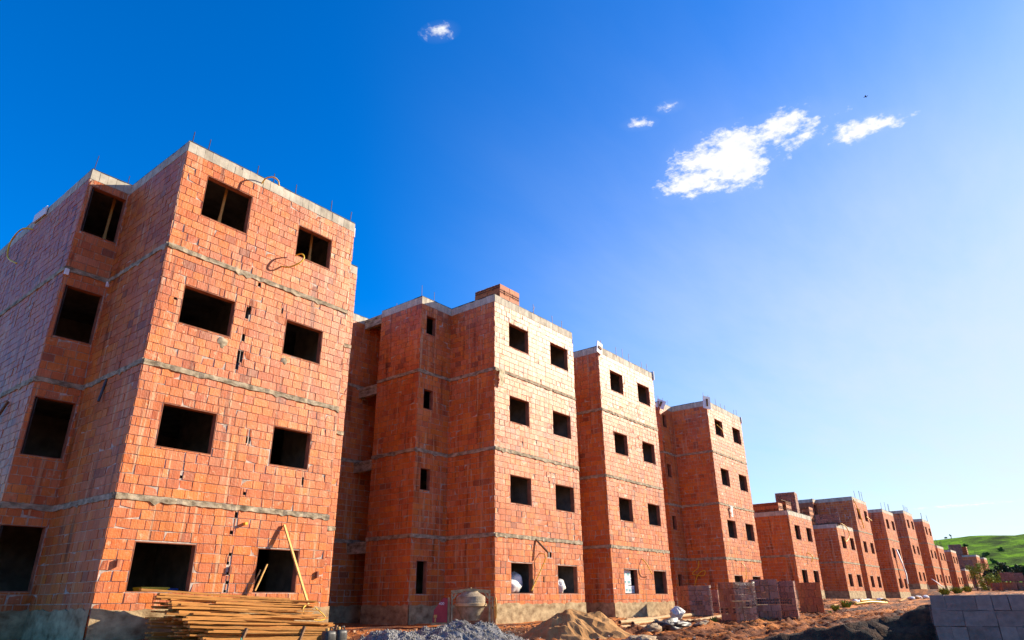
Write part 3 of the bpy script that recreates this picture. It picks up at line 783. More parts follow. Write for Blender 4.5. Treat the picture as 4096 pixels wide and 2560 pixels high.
mb.raw(g, [(i * nj + j, (i + 1) * nj + j, (i + 1) * nj + j + 1, i * nj + j + 1) for i in range(len(xs) - 1) for j in range(nj - 1)])
M['soil'] = mat_noise('shade_dark_soil', (.02, .009, .004), (.13, .055, .021), 7, .95, 22, .9, .05)
tag(mb.build('soil_heap', M['soil'], smooth=True, loc=(12.2, 2, -1)), 'long heap of crumbly soil darkened for shade left of the grey block pallet', 'soil heap')

# --- two plastic jerrycans
def jerrycan(x, y, label):
    zb = gz(x, y); t = thing('jerrycan', label, 'jerrycan', (x, y, zb), 'jerrycans beside the timber pile')
    h = .43; prof = [(.02, 0), (.115, .0), (.128, .02), (.13, .2), (.126, .22), (.13, .25), (.13, h - .07), (.12, h - .02), (.05, h)]
    mb = MB(); n = 24; base = []
    for r, z in prof:
        for j in range(n):
            a = 2 * math.pi * j / n; c, s = math.cos(a), math.sin(a); k = (abs(c) ** 4 + abs(s) ** 4) ** (-.25)
            base.append((x + r * c * k, y + r * s * k * .85, zb + z))
    mb.raw(base, [(i * n + j, i * n + (j + 1) % n, (i + 1) * n + (j + 1) % n, (i + 1) * n + j) for i in range(len(prof) - 1) for j in range(n)] + [tuple(range(n))[::-1]])
    mb.build('body', M['blackplastic'], t, True)
    mb = MB(); mb.lathe([(.04, 0), (.04, .05), (.035, .06)], 16, 0, (x - .05, y, zb + h - .015)); mb.build('cap', M['woodlight'], t)
    mb = MB(); mb.tube([(x + .02, y, zb + h - .02), (x + .03, y, zb + h + .05), (x + .09, y, zb + h + .05), (x + .11, y, zb + h - .04)], .014, 8); mb.build('handle', M['blackplastic'], t, True)
jerrycan(9.38, 12.2, 'dark plastic jerrycan standing next to the ends of the timber boards')
jerrycan(9.74, 12.3, 'dark plastic jerrycan on the right, the farther one from the timber pile')

# --- concrete mixers
def mixer(c, yaw, label, sc=1.0):
    zb = c[2]; t = thing('concrete_mixer', label, 'concrete mixer', c, 'concrete mixers on the site')
    rot = Matrix.Rotation(yaw, 3, 'Z'); C = Vector(c)
    X = lambda x, y, z: tuple(C + rot @ Vector((x, y, z)) * sc)
    def xf(mb): mb.v = [X(*v) for v in mb.v]; return mb
    mb = MB(); dz = .20
    mb.lathe([(.02, dz), (.26, dz), (.27, dz + .02), (.46, dz + .40), (.49, dz + .42), (.49, dz + .50), (.47, dz + .52), (.475, dz + .56), (.465, dz + .70), (.24, dz + .84), (.25, dz + .87), (.21, dz + .86), (.40, dz + .66), (.05, dz + .3)], 40)
    d = xf(mb).build('drum', M['drum'], t, False)
    mb = MB(); mb.lathe([(.495, dz + .415), (.52, dz + .42), (.52, dz + .50), (.495, dz + .505)], 40, cap=False); xf(mb).build('gear_ring', M['dusty'], d)
    mb = MB()
    for s in (-1, 1):
        mb.bar((s * .60, 0, 0), (s * .60, 0, 1.06), .07, .06)
        mb.bar((s * .60, -.38, .03), (s * .60, .38, .03), .06, .06); mb.bar((s * .60, -.34, .06), (s * .60, -.02, .6), .04, .04); mb.bar((s * .60, .34, .06), (s * .60, .02, .6), .04, .04)
        mb.bar((s * .632, 0, 1.04), (0, 0, 1.10), .07, .10)
        mb.bar((s * .56, 0, .84), (s * .44, 0, 1.02), .05, .05)
    mb.bar((-.57, -.3, .05), (.57, -.3, .05), .05, .05); mb.bar((-.57, .3, .05), (.57, .3, .05), .05, .05)
    mb.bar((-.565, 0, .62), (-.48, 0, .62), .06, .06); mb.bar((.48, 0, .62), (.565, 0, .62), .06, .06)
    mb.tube([(0, 0, 1.10), (0, 0, 1.18)], .02, 8)
    xf(mb).build('frame', M['dusty'], t)
    # motor housing
    mb = MB(); pr = [(-1.20, .16), (-.74, .16), (-.74, .86), (-.87, .88), (-1.16, .52)]
    k = len(pr); v = [(a, -.22, b) for a, b in pr] + [(a, .22, b) for a, b in pr]
    mb.raw(v, [tuple(range(k)), tuple(range(2 * k - 1, k - 1, -1))] + [(i, i + k, (i + 1) % k + k, (i + 1) % k) for i in range(k)])
    h = xf(mb).build('motor_cover', M['red'], t)
    mb = MB(); mb.box((-1.0, 0, .12), (.5, .48, .05)); mb.box((-.70, 0, .5), (.06, .3, .76)); xf(mb).build('cover_base', M['dusty'], t)
    mb = MB(); mb.box((-1.11, -.228, .34), (.10, .02, .08)); mb.box((-1.11, -.228, .23), (.045, .02, .12)); xf(mb).build('switch', M['woodlight'], h)
    cu = bpy.data.curves.new('cover_number', 'FONT'); cu.body = '400'; cu.size = .115; cu.extrude = .002; cu.align_x = 'CENTER'
    fo = bpy.data.objects.new('tmp', cu); COL.objects.link(fo); bpy.context.view_layer.update()
    me = bpy.data.meshes.new_from_object(fo.evaluated_get(bpy.context.evaluated_depsgraph_get())); COL.objects.unlink(fo); bpy.data.objects.remove(fo)
    mb = MB(); mb.raw([(-.93 + p.co.x, -.226 - p.co.z, .665 + p.co.y) for p in me.vertices], [tuple(p.vertices) for p in me.polygons]); xf(mb).build('cover_number', M['lettering'], h)
    # hand wheel
    mb = MB(); ring = [(.80, .30 * math.cos(a), .56 + .30 * math.sin(a)) for a in [2 * math.pi * i / 32 for i in range(33)]]
    mb.tube(ring, .022, 8, caps=False)
    for q in range(4):
        a = math.pi * q / 4 + .3; mb.bar((.80, .29 * math.cos(a), .56 + .29 * math.sin(a)), (.80, -.29 * math.cos(a), .56 - .29 * math.sin(a)), .02, .02)
    mb.bar((.63, 0, .56), (.82, 0, .56), .05, .05)
    xf(mb).build('tipping_wheel', M['woodlight'], t)
    mb = MB(); mb.bar((.70, 0, .0), (.70, 0, .9), .05, .05); mb.bar((.63, 0, .88), (.73, 0, .88), .05, .05); xf(mb).build('wheel_post', M['dusty'], t)
mixer((15.22, 13.62, -.62), R(-46), 'concrete mixer with red motor cover standing behind the gravel', .87)
mixer((36.6, 10.7, -.52), R(20), 'distant concrete mixer half hidden by the orange brick stack', 1.05)

# --- pallets of blocks
def pallet_load(x, y, zb, yaw, w, d, h, label, mat='load', wrapped=True, group='wrapped pallets of clay blocks', seed=0, base=True, holes=True, bl=(.29, .14, .19), tilt=0, cat='pallet of blocks', name='brick_pallet'):
    rg = random.Random(seed * 13 + 5)
    t = thing(name, label, cat, (x, y, zb), group)
    rot = Matrix.Rotation(yaw, 3, 'Z') @ Matrix.Rotation(tilt, 3, 'X'); C = Vector((x, y, zb))
    def xf(mb): mb.v = [tuple(C + rot @ Vector(v)) for v in mb.v]; return mb
    ph = .13 if base else 0
    if base:
        mb = MB()
        for i in range(7): mb.box((-w / 2 + w * (i + .5) / 7, 0, ph - .011), (w / 7 - .03, d, .022))
        for i in range(3):
            yy = -d / 2 + .06 + (d - .12) * i / 2
            mb.box((0, yy, ph - .034), (w, .09, .022)); mb.box((0, yy, .012), (w, .09, .022))
            for q in (-1, 0, 1): mb.box((q * (w / 2 - .07), yy, .056), (.11, .085, .062))
        xf(mb).build('wooden_pallet', M['wooddark'], t)
    nz = max(1, round((h - ph) / bl[2])); bz = (h - ph) / nz
    mb = MB(); dark = []
    for k in range(nz):
        end = k % 2 == 0
        bx, by = (bl[0], bl[1]) if end else (bl[1], bl[0])
        nx_, ny_ = max(1, round(w / bx)), max(1, round(d / by)); sx, sy = w / nx_, d / ny_
        for i in range(nx_):
            for j in range(ny_):
                if 0 < i < nx_ - 1 and 0 < j < ny_ - 1 and k < nz - 1: continue
                jx, jy = rg.uniform(-.008, .008), rg.uniform(-.008, .008)
                c = (-w / 2 + sx * (i + .5) + jx, -d / 2 + sy * (j + .5) + jy, ph + bz * (k + .5))
                gq = .006 if 'grey' in mat else .012 if wrapped else .008; mb.box(c, (sx - gq, sy - gq, bz - gq), 0, None, .006 if 'grey' in mat else .003)
                if holes and (not wrapped or (k in (1, 2) and rg.random() < .5)):   # hollow cores showing on the block ends
                    if (end and i in (0, nx_ - 1)):
                        for q in (-1, 1):
                            for r in (-1, 1): mb.box((c[0] + (sx / 2 - .004) * (1 if i else -1), c[1] + q * sy * .23, c[2] + r * bz * .22), (.014, sy * .28, bz * .26), 1)
                    if (not end and j in (0, ny_ - 1)):
                        for q in (-1, 1):
                            for r in (-1, 1): mb.box((c[0] + q * sx * .23, c[1] + (sy / 2 - .004) * (1 if j else -1), c[2] + r * bz * .22), (sx * .28, .014, bz * .26), 1)
    xf(mb).build('blocks', [M[mat], M['hollow']], t)
    if wrapped:
        mb = MB(); n = 40; rows = []
        zz = [.04, .15, .3, .45, .6, .75, .9, 1.0]
        for k, q in enumerate(zz):
            row = []
            for j in range(n):
                a = 2 * math.pi * j / n; c, s = math.cos(a), math.sin(a); m_ = 1 / max(abs(c), abs(s))
                o = .022 + .02 * fbm(a * 3 + seed, q * 6, seed)
                row.append((c * m_ * (w / 2 + o), s * m_ * (d / 2 + o), q * h + .02 * fbm(a * 2, seed + q * 3) if q < 1 else h + .012))
            rows.append(row)
        vs = [v for r in rows for v in r]
        mb.raw(vs, [(k * n + j, k * n + (j + 1) % n, (k + 1) * n + (j + 1) % n, (k + 1) * n + j) for k in range(len(zz) - 1) for j in range(n)] + [tuple((len(zz) - 1) * n + j for j in range(n))])
        xf(mb).build('plastic_wrap', M['film'], t, True)
    return t
GP = 'pallets of clay blocks along the road'
PAL = [  # x, y, z, yaw, w, d, h
    (31.5, 15.2, -.66, 20, .55, .55, 1.25, 'narrow pallet of clay blocks tight against the second block, leftmost of the roadside pallets'),
    (28.4, 13.0, -.66, 52, 1.05, 1.0, 1.25, 'wrapped pallet of clay blocks just right of the leftmost one, behind the plastic bag'),
    (33.0, 14.1, -.72, 20, .38, .42, 1.2, 'slim wrapped bundle of clay blocks in the gap between the pallets'),
    (23.95, 9.42, -.72, 62, .78, .88, 1.30, 'wrapped pallet with a brown left side, first of the three standing together'),
    (25.15, 8.93, -.66, 27, .80, .84, 1.33, 'wrapped pallet in the middle of the three standing together, with a small paper'),
    (26.75, 8.74, -.66, 14, .80, .76, 1.30, 'wrapped pallet on the right of the three standing together, by the track')]
for i, (x, y, z, yw, w, d, h, lb) in enumerate(PAL):
    pallet_load(x, y, z - .03, R(yw), w, d, h, lb, group=GP, seed=i, wrapped=(i != 0))
pallet_load(33.55, 9.85, -.54, R(16), .9, .95, 1.22, 'bare orange stack of clay blocks standing alone on the clay, no plastic', 'load_orange', False, None, 11, False, False, (.19, .14, .30), name='brick_stack', cat='brick stack')
pallet_load(12.45, 1.36, -1.10, R(7), 1.15, 1.12, 1.13, 'grey concrete blocks under clear film in the bottom right corner', 'load_grey', True, None, 21, True, False, (.39, .19, .19), cat='pallet of blocks')
pallet_load(12.9, -.12, -1.12, R(4), 1.1, 1.1, .95, 'dark pallet of blocks cut off by the right edge behind the grey one', 'load', True, None, 22, True, False)
GF = 'pallets beside the far end of the track'
FAR = [(102.6, 7.45, 1.62, 1.05, 'upper left of the distant stacked pallets at the right edge'), (106, 6.75, 1.62, 1.05, 'upper right of the distant stacked pallets at the right edge'),
       (108.3, 9.0, .68, .95, 'lower left one of the distant stacked pallets, shortest in view'), (104.5, 7.7, .62, 1.0, 'lower middle one of the distant stacked pallets'), (105.8, 6.3, .62, 1.0, 'lower right one of the distant stacked pallets, at the picture edge')]
for i, (x, y, z, h, lb) in enumerate(FAR):
    pallet_load(x, y, z - .03, R(6 + 3 * i), 1.5 if i > 1 else 1.3, 1.45 if i > 1 else 1.25, h, lb, group=GF, seed=30 + i, holes=False)
# roof loads
zr = Z0s[-1]
def brick_stack(x0, y0, x1, y1, z0, z1, label, seed, mat='load_orange'):
    return pallet_load((x0 + x1) / 2, (y0 + y1) / 2, z0, 0, x1 - x0, y1 - y0, z1 - z0, label, mat, False, 'loose brick stacks on the roofs', seed, False, True, (.29, .14, .19), name='brick_stack', cat='brick stack')
brick_stack(18.24, 15.0, 19.45, 16.3, zr - .02, 11.42, 'stack of hollow bricks on the roof edge, dark against the blue sky', 41)
z2 = B[2][1][-1]
brick_stack(47.75, 15.1, 48.7, 17.2, z2 - .02, z2 + .62, 'low stack of orange bricks along the roof edge of the two-storey block', 42)
brick_stack(48.9, 14.95, 50.0, 16.0, z2 - .02, z2 + .72, 'stack of open-cored bricks beside the tall wrapped pallet on the roof', 43)
board((47.9, 15.0, z2 + .76), (50.1, 15.05, z2 + .78), .2, .03, 'plank lying across the bricks on the roof of the two-storey block', 'wooddark', None, 'roof_plank')
pallet_load(51.9, 15.75, z2 - .02, R(8), 1.1, 1.35, 1.7, 'tall wrapped pallet of bricks upright on the two-storey roof', group='pallets on the roofs', seed=44, holes=False)
pallet_load(60.2, 15.3, z2 - .02, R(14), 1.9, 1.7, .80, 'low wrapped pallet of bricks on the right wing of the two-storey roof', group='pallets on the roofs', seed=45, holes=False)
brick_stack(61.6, 17.0, 62.7, 18.2, z2 - .02, z2 + 1.75, 'orange bricks stacked behind the sagging roof pallet', 46)
z6 = B[6][1][-1]
pallet_load(130.6, 15.6, z6 - .02, R(10), 2.2, 1.9, 2.0, 'left pallet on the roof of the distant single-storey block', group='pallets on the roofs', seed=47, holes=False)
pallet_load(142.5, 15.8, z6 - .02, R(10), 3.0, 2.2, 1.7, 'right pallet on the roof of the distant single-storey block', group='pallets on the roofs', seed=48, holes=False)
z7 = B[7][1][-1]
pallet_load(150.2, 17.5, z7 - .02, R(12), 2.4, 1.8, 1.9, 'wrapped pallet on the farthest roof against the green hill', group='pallets on the roofs', seed=49, holes=False)
brick_stack(152.3, 16.0, 153.6, 17.2, z7 - .02, z7 + 1.6, 'brick stack on the farthest roof, right of the wrapped pallet', 50)

# --- sacks and cartons in ground-floor windows of the first two blocks
def sack(c, rx, ry, rz, label, seed, mat='white', amp=.3):
    return tag(blob('sack', c, rx, ry, rz, M[mat], seed, amp, 1.6), label, 'sack', 'white sacks in the windows')
sack((XS[0] + 12.75, Y0 + .30, .28), .42, .25, .20, 'white sack lying at the left of the mixer-side window', 3, amp=.2)
sack((XS[0] + 13.25, Y0 + .62, .26), .34, .3, .34, 'greyish sack standing behind the lying white one in the window', 5, 'foam', .25)
sack((XS[0] + 15.35, Y0 + .22, .26), .27, .2, .24, 'white pointed sack alone in the window nearest the sand', 8, amp=.35)
def carton(x, z, w, h, label):
    y = Y0 + .35; t = thing('carton', label, 'carton', (x, y, z), 'cartons stacked in a window')
    mb = MB(); mb.box((x, y, z + h / 2), (w, .4, h), 0, None, .004); mb.build('body', M['carton'], t)
    mb = MB(); mb.box((x, y - .203, z + h * .9), (w * .98, .004, .035)); mb.build('tape', M['foam'], t)
    mb = MB()
    for k, (a, b, e, f) in enumerate(((-.30, .42, .3, .16), (.22, .42, .3, .16), (-.30, .25, .3, .06), (.22, .25, .26, .06))): mb.box((x + a * w, y - .203, z + b * h), (e * w, .004, f * h))
    mb.build('printed_mark', M['teal'], t)
carton(XS[1] + 1.22, .30, .5, .30, 'lowest left white carton with teal print in the window'); carton(XS[1] + 1.72, .30, .48, .28, 'lowest right white carton with teal print in the window')
carton(XS[1] + 1.40, .61, .66, .28, 'middle white carton of the window stack'); carton(XS[1] + 1.36, .90, .7, .30, 'topmost white carton of the window stack')

# --- poles, bag, rubble in front of the second block
GPo = 'round wooden poles lying in a loose pile'
poles = [((20.6, 12.05, -.62), (25.6, 12.5, -.50)), ((20.9, 11.75, -.66), (25.0, 12.6, -.60)), ((20.3, 11.5, -.78), (24.6, 11.5, -.66)), ((20.2, 11.8, -.74), (25.5, 11.9, -.74)),
         ((20.7, 11.3, -.80), (23.6, 11.0, -.80)), ((21.6, 12.4, -.60), (28.3, 12.9, -.52)), ((21.9, 11.3, -.74), (27.8, 11.4, -.56)), ((20.1, 11.2, -.82), (22.8, 11.0, -.82)), ((21.4, 11.05, -.8), (24.2, 10.7, -.8))]
for a, b in poles:
    a = Vector(a); b = Vector(b); t = thing('wooden_pole', 'round wooden pole lying in the pole pile before the second block', 'pole', a, GPo)
    mid = (a + b) / 2 + Vector((0, 0, -.03)); rr = rnd.uniform(.055, .075)
    mb = MB(); mb.tube([a, a.lerp(mid, .5), mid, mid.lerp(b, .5), b], rr, 10, caps=True); mb.build('shaft', M['pole'], t, False)
    d = (b - a).normalized(); mb = MB(); mb.tube([a - d * .006, a + d * .01], rr * .72, 10); mb.build('hollow_end', M['hollow'], t)
tag(blob('plastic_bag', (24.1, 11.75, -.62), .27, .22, .2, M['white'], 12, .55, 2.6), 'crumpled white plastic bag lying on the pole pile', 'bag')
lumps = [((15.1, 8.35), .62, .30, .13, 'long crusted concrete lump lying flat in front of the poles'), ((17.6, 9.3), .35, .16, .12, 'pointed slab fragment right of the long concrete lump'), ((14.2, 7.75), .22, .18, .12, 'rounded pale stone at the bottom edge below the poles'),
         ((21.4, 9.55), .45, .2, .13, 'flat pale lump near the first of the three wrapped pallets')]
for k, ((x, y), rx, ry, rz, lb) in enumerate(lumps):
    o = blob('rubble_lump', (x, y, gz(x, y) - .02), rx, ry, rz, M['rubble'], 20 + k, .45, 2.2); tag(o, lb, 'rubble', 'rubble lumps before the pole pile')
tag(blob('tarp', (19.4, 9.7, gz(19.4, 9.7) - .03), .75, .35, .16, M['tarp'], 31, .6, 2.2), 'crumpled dark tarp on the mud beside the poles', 'tarp')
# earth ledge stones and clods: uncountable
mb = MB(); rg = random.Random(77)
for _ in range(9000):
    x = 8 + 50 * rg.random() ** 1.6; y = rg.uniform(1.5, 13.9)
    if rg.random() < .45: y = rg.uniform(10.8, 13.9)
    s = rg.uniform(.008, .028) * (2.2 if rg.random() < .04 else 1); c = Vector((x, y, gz(x, y) + s * .2))
    rot = Matrix.Rotation(rg.uniform(0, 6.28), 3, 'Z') @ Matrix.Rotation(rg.uniform(-.5, .5), 3, 'X')
    vs = [rot @ Vector((a * s * rg.uniform(.6, 1.2), b * s * rg.uniform(.6, 1.1), e * s * rg.uniform(.4, .8))) + c for a in (-1, 1) for b in (-1, 1) for e in (-1, 1)]
    mb.raw(vs, [(0, 1, 3, 2), (4, 6, 7, 5), (0, 4, 5, 1), (2, 3, 7, 6), (0, 2, 6, 4), (1, 5, 7, 3)])
M['clod'] = mat_island('clod', [(0, (.34, .14, .05)), (.5, (.20, .075, .03)), (.8, (.46, .24, .10)), (1, (.5, .40, .30))], 9, .95)
tag(mb.build('dirt_clods', M['clod']), 'loose clods and stones strewn over the red clay', kind='stuff')

# --- debris by the middle of the row: cement sacks, hose, boards
GS = 'pale sacks dumped on the ground by the third block'
for k in range(12):
    x = 49 + 1.0 * k + rnd.uniform(-.4, .4); y = 11.7 + rnd.uniform(-.6, .6); 
    if k > 7: x = 66 + (k - 8) * 1.2; y = 11.4 + rnd.uniform(-.3, .3)
    o = blob('cement_sack', (x, y, gz(x, y) - .02), .45, .26, .14, M['sand' if k % 3 == 0 else 'carton'], 50 + k, .3, 2, 16, 10)
    tag(o, 'pale filled sack lying in the debris strip beside the track', 'sack', GS)
mb = conduit(None, [(46.5, 11.2, -.3), (48, 10.6, -.2), (50, 10.2, -.26), (52, 10.8, -.2), (51, 11.6, -.1), (49, 11.4, -.15), (48, 10.9, -.2)], .05)
tag(mb.build('yellow_hose', M['conduit'], smooth=True, loc=(48, 11, -.3)), 'yellow hose coiled in the debris beside the track', 'hose')
for k in range(9):
    x = 45 + k * 1.5; y = 11.3 + rnd.uniform(-.8, 1.0); z = gz(x, y) + .06
    board((x, y, z), (x + rnd.uniform(1.2, 2.6), y + rnd.uniform(-.6, .6), z + rnd.uniform(0, .15)), .16, .04, 'scrap board lying in the debris strip beside the track', 'wooddark' if k % 2 else 'woodlight', 'scrap boards in the debris strip', 'scrap_board')
# rubbish chutes and white sheet hanging from the far wings
def sheet(name, pts, w, label, mat='foam'):
    mb = MB(); pts = [Vector(p) for p in pts]; vs = []
    for i, p in enumerate(pts):
        s = Vector((1, 0, 0)) * w * (.8 + .3 * math.sin(i * 2.1))
        vs += [p - s * .5, p + s * .5 + Vector((0, .03, 0)), p + s * .5 + Vector((0, .12, 0)), p - s * .5 + Vector((0, .10, 0))]
    mb.raw(vs, [(i * 4 + k, i * 4 + (k + 1) % 4, i * 4 + 4 + (k + 1) % 4, i * 4 + 4 + k) for i in range(len(pts) - 1) for k in range(4)] + [(3, 2, 1, 0), tuple(len(vs) - 4 + k for k in range(4))])
    return tag(mb.build(name, M[mat], smooth=True, loc=pts[-1]), label, 'chute')
x8 = XS[3] + 11.57
sheet('rubbish_chute', [(x8 + 2.25, Y0 - .2, 4.5), (x8 + 2.1, Y0 - .35, 3.9), (x8 + 2.35, Y0 - .45, 3.1), (x8 + 2.7, Y0 - .5, 2.2), (x8 + 2.95, Y0 - .4, 1.3)], .55, 'long white chute hanging from a first-floor window of the three-storey block')
sheet('rubbish_chute', [(XS[4] + 5.5, Y0 - .5, 2.0), (XS[4] + 5.9, Y0 - .9, 1.6), (XS[4] + 6.5, Y0 - 1.3, 1.1), (XS[4] + 7.2, Y0 - 1.6, .7)], .7, 'short white chute at the foot of the farther three-storey block')

# ------------------------------------------------------------------ trees and weeds
def foliage(mb, c, r, n, leaf, rg, sq=(1, 1, .85)):
    cl = [(Vector((rg.gauss(0, .5) * r * sq[0], rg.gauss(0, .5) * r * sq[1], rg.gauss(0, .42) * r * sq[2])), rg.uniform(.25, .5) * r) for _ in range(max(4, n // 60))]
    for _ in range(n):
        o, cr = rg.choice(cl); d = Vector((rg.gauss(0, 1), rg.gauss(0, 1), rg.gauss(0, 1))).normalized() * cr * rg.uniform(.5, 1.0)
        p = Vector(c) + o + d
        a = Vector((rg.uniform(-1, 1), rg.uniform(-1, 1), rg.uniform(-.6, 1))).normalized() * leaf * rg.uniform(.6, 1.3)
        b = a.cross(Vector((rg.uniform(-1, 1), rg.uniform(-1, 1), rg.uniform(-1, 1)))).normalized() * leaf * rg.uniform(.4, .8)
        mb.face([p - a, p - b * .6, p + a, p + b * .6])
def tree(name, x, y, zb, h, r, mat, n, leaf, label, seed, cat='tree', group=None, trunk=.35):
    rg = random.Random(seed); t = thing(name, label, cat, (x, y, zb), group)
    mb = MB(); mb.tube([(x, y, zb - .2), (x + .02 * h, y, zb + h * trunk), (x - .01 * h, y, zb + h * .75)], .035 * h, 8, r2=.01 * h)
    for k in range(5):
        a = rg.uniform(0, 6.28); q = rg.uniform(.3, .6) * h
        mb.tube([(x, y, zb + q), (x + math.cos(a) * r * .4, y + math.sin(a) * r * .4, zb + q + .15 * h), (x + math.cos(a) * r * .75, y + math.sin(a) * r * .75, zb + q + .22 * h)], .014 * h, 6, r2=.004 * h)
    mb.build('trunk', M['bark'], t)
    mb = MB(); foliage(mb, (x, y, zb + h - r * .8), r, n, leaf, rg); mb.build('crown', M[mat], t)
def pol(az, d): a = R(az); return d * math.cos(a), d * math.sin(a)
for k, (az, d, h, r, lb) in enumerate(((4.75, 128, 4.8, 2.6, 'dark tree left of the distant stacked pallets'), (4.15, 135, 6.2, 3.4, 'broad dark tree right behind the distant stacked pallets'), (3.3, 140, 6.6, 3.4, 'dark tree behind the upper stacked pallets'), (2.5, 138, 6.0, 3.2, 'dark tree at the right edge behind the stacked pallets'))):
    x, y = pol(az, d); tree('tree', x, y, .4, h * .66, r * .5, 'leafdark', 1500, .32, lb, 60 + k, group='dark trees behind the pallets')
for k, (az, d, h, r, lb) in enumerate(((5.95, 118, 3.6, 1.2, 'tall yellow-green shrub at the foot of the farthest block'), (5.35, 112, 2.3, 1.5, 'bright yellow-green bush left of the distant pallets'), (4.95, 114, 2.0, 1.3, 'small yellow-green bush touching the lowest distant pallet'))):
    x, y = pol(az, d); tree('bush', x, y, .8, h, r, 'leaflime', 700, .16, lb, 70 + k, 'bush', 'yellow-green bushes by the far pallets', .2)
for k, (az, el, r, mt, lb) in enumerate(((6.05, .62, 5.0, 'leafdark', 'solitary dark tree on the green slope above the farthest block'), (5.0, .45, 6, 'leafdark', 'dark thicket low on the green slope'), (4.1, .50, 5, 'leafdark', 'dark shrub clump in the middle of the green slope'), (4.6, .38, 5, 'leafdark', 'dark clump on the slope just above the trees'))):
    d = 190 + 420 * el * .8; x, y = pol(az, d); tree('hill_tree', x, y, hill_z(x, y) - .7, r * .45, r * .26, 'leaf', 300, .45, lb, 80 + k, group='trees dotted on the hillside', trunk=.2)
for k, (az, h) in enumerate(((7.0, 9), (6.72, 12))):
    d = 190 + 420 * .80; x, y = pol(az, d); tree('crest_tree', x, y, hill_z(x, y) - .5, h * .42, .9, 'leafdark', 90, .4, ['shorter lone tree on the hill crest', 'taller lone tree on the hill crest'][k], 90 + k, group='lone trees on the hill crest', trunk=.6)
# weeds
def weed(x, y, s, label, seed, n=40):
    rg = random.Random(seed); mb = MB(); zb = gz(x, y)
    for _ in range(n):
        a = rg.uniform(0, 6.28); l = s * rg.uniform(.5, 1.1); b = Vector((x + rg.uniform(-.1, .1) * s * 3, y + rg.uniform(-.1, .1) * s * 3, zb)); d = Vector((math.cos(a) * .6, math.sin(a) * .6, rg.uniform(.5, 1.2))).normalized()
        sd = d.cross(Vector((0, 0, 1))).normalized() * l * .09
        mb.face([b - sd, b + sd, b + d * l * .6 + sd * .8, b + d * l + Vector((0, 0, -.1 * l)), b + d * l * .6 - sd * .8])
    tag(mb.build('weed', M['leaflime'], loc=(x, y, zb)), label, 'weed', 'green weeds on the clay')
weed(22.9, 9.9, .28, 'bright weed at the left foot of the three wrapped pallets', 1)
weed(35.2, 9.3, .35, 'weed at the right foot of the orange brick stack', 2, 60)
weed(33.0, 9.0, .18, 'small weed in front of the orange brick stack', 3)
weed(41, 10.3, .5, 'weed patch on the clay before the debris', 4, 70)
for k, (x, y) in enumerate(((84, 11.6), (92, 11.5), (98, 11.2))): weed(x, y, .9, ['weed tuft at the terrace edge, left of three', 'weed tuft on the far terrace, middle of three', 'weed tuft on the far terrace, right of three'][k], 10 + k, 120)
# bird
t = thing('bird', 'tiny dark bird gliding high in the sky', 'bird', (0, 0, 0))
bp = Vector((.8035, .0565, .5926)).normalized()   # placed far off in the air
c = Vector((66.0, 5.6, 47.5)); t.location = c; t['_o'] = tuple(c)
mb = MB(); vs = []; prof = [(-.22, .005), (-.15, .03), (0, .045), (.1, .035), (.16, .02), (.2, .004)]
mb.tube([(c.x, c.y + p, c.z) for p, r in prof], .03, 8); 
for s in (-1, 1):
    for dz_ in (0, .012):
        mb.face([(c.x, c.y - .06, c.z + dz_), (c.x, c.y + .07, c.z + dz_), (c.x + s * .13, c.y + .06, c.z + .04 + dz_), (c.x + s * .26, c.y - .05, c.z + .02 + dz_), (c.x + s * .12, c.y - .03, c.z + .04 + dz_)])
mb.build('body', M['bird'], t)

# ------------------------------------------------------------------ light, sky, camera
SUN = Vector((1, -.55, .50)).normalized()
el = math.asin(SUN.z); azs = math.atan2(SUN.y, SUN.x)
ld = bpy.data.lights.new('sun', 'SUN'); ld.energy = 5.0; ld.angle = R(.5); ld.color = (1, .875, .69)
lo = bpy.data.objects.new('sun', ld); COL.objects.link(lo); lo.rotation_euler = SUN.to_track_quat('Z', 'Y').to_euler(); lo.location = SUN * 100
w = bpy.data.worlds.new('World'); scene.world = w; w.use_nodes = True
nt = w.node_tree; bg = nt.nodes['Background']
sky = nt.nodes.new('ShaderNodeTexSky'); sky.sky_type = 'NISHITA'; sky.sun_disc = False
sky.sun_elevation = el; sky.sun_rotation = math.pi / 2 - azs
sky.air_density = 1.0; sky.dust_density = .45; sky.ozone_density = 3.0
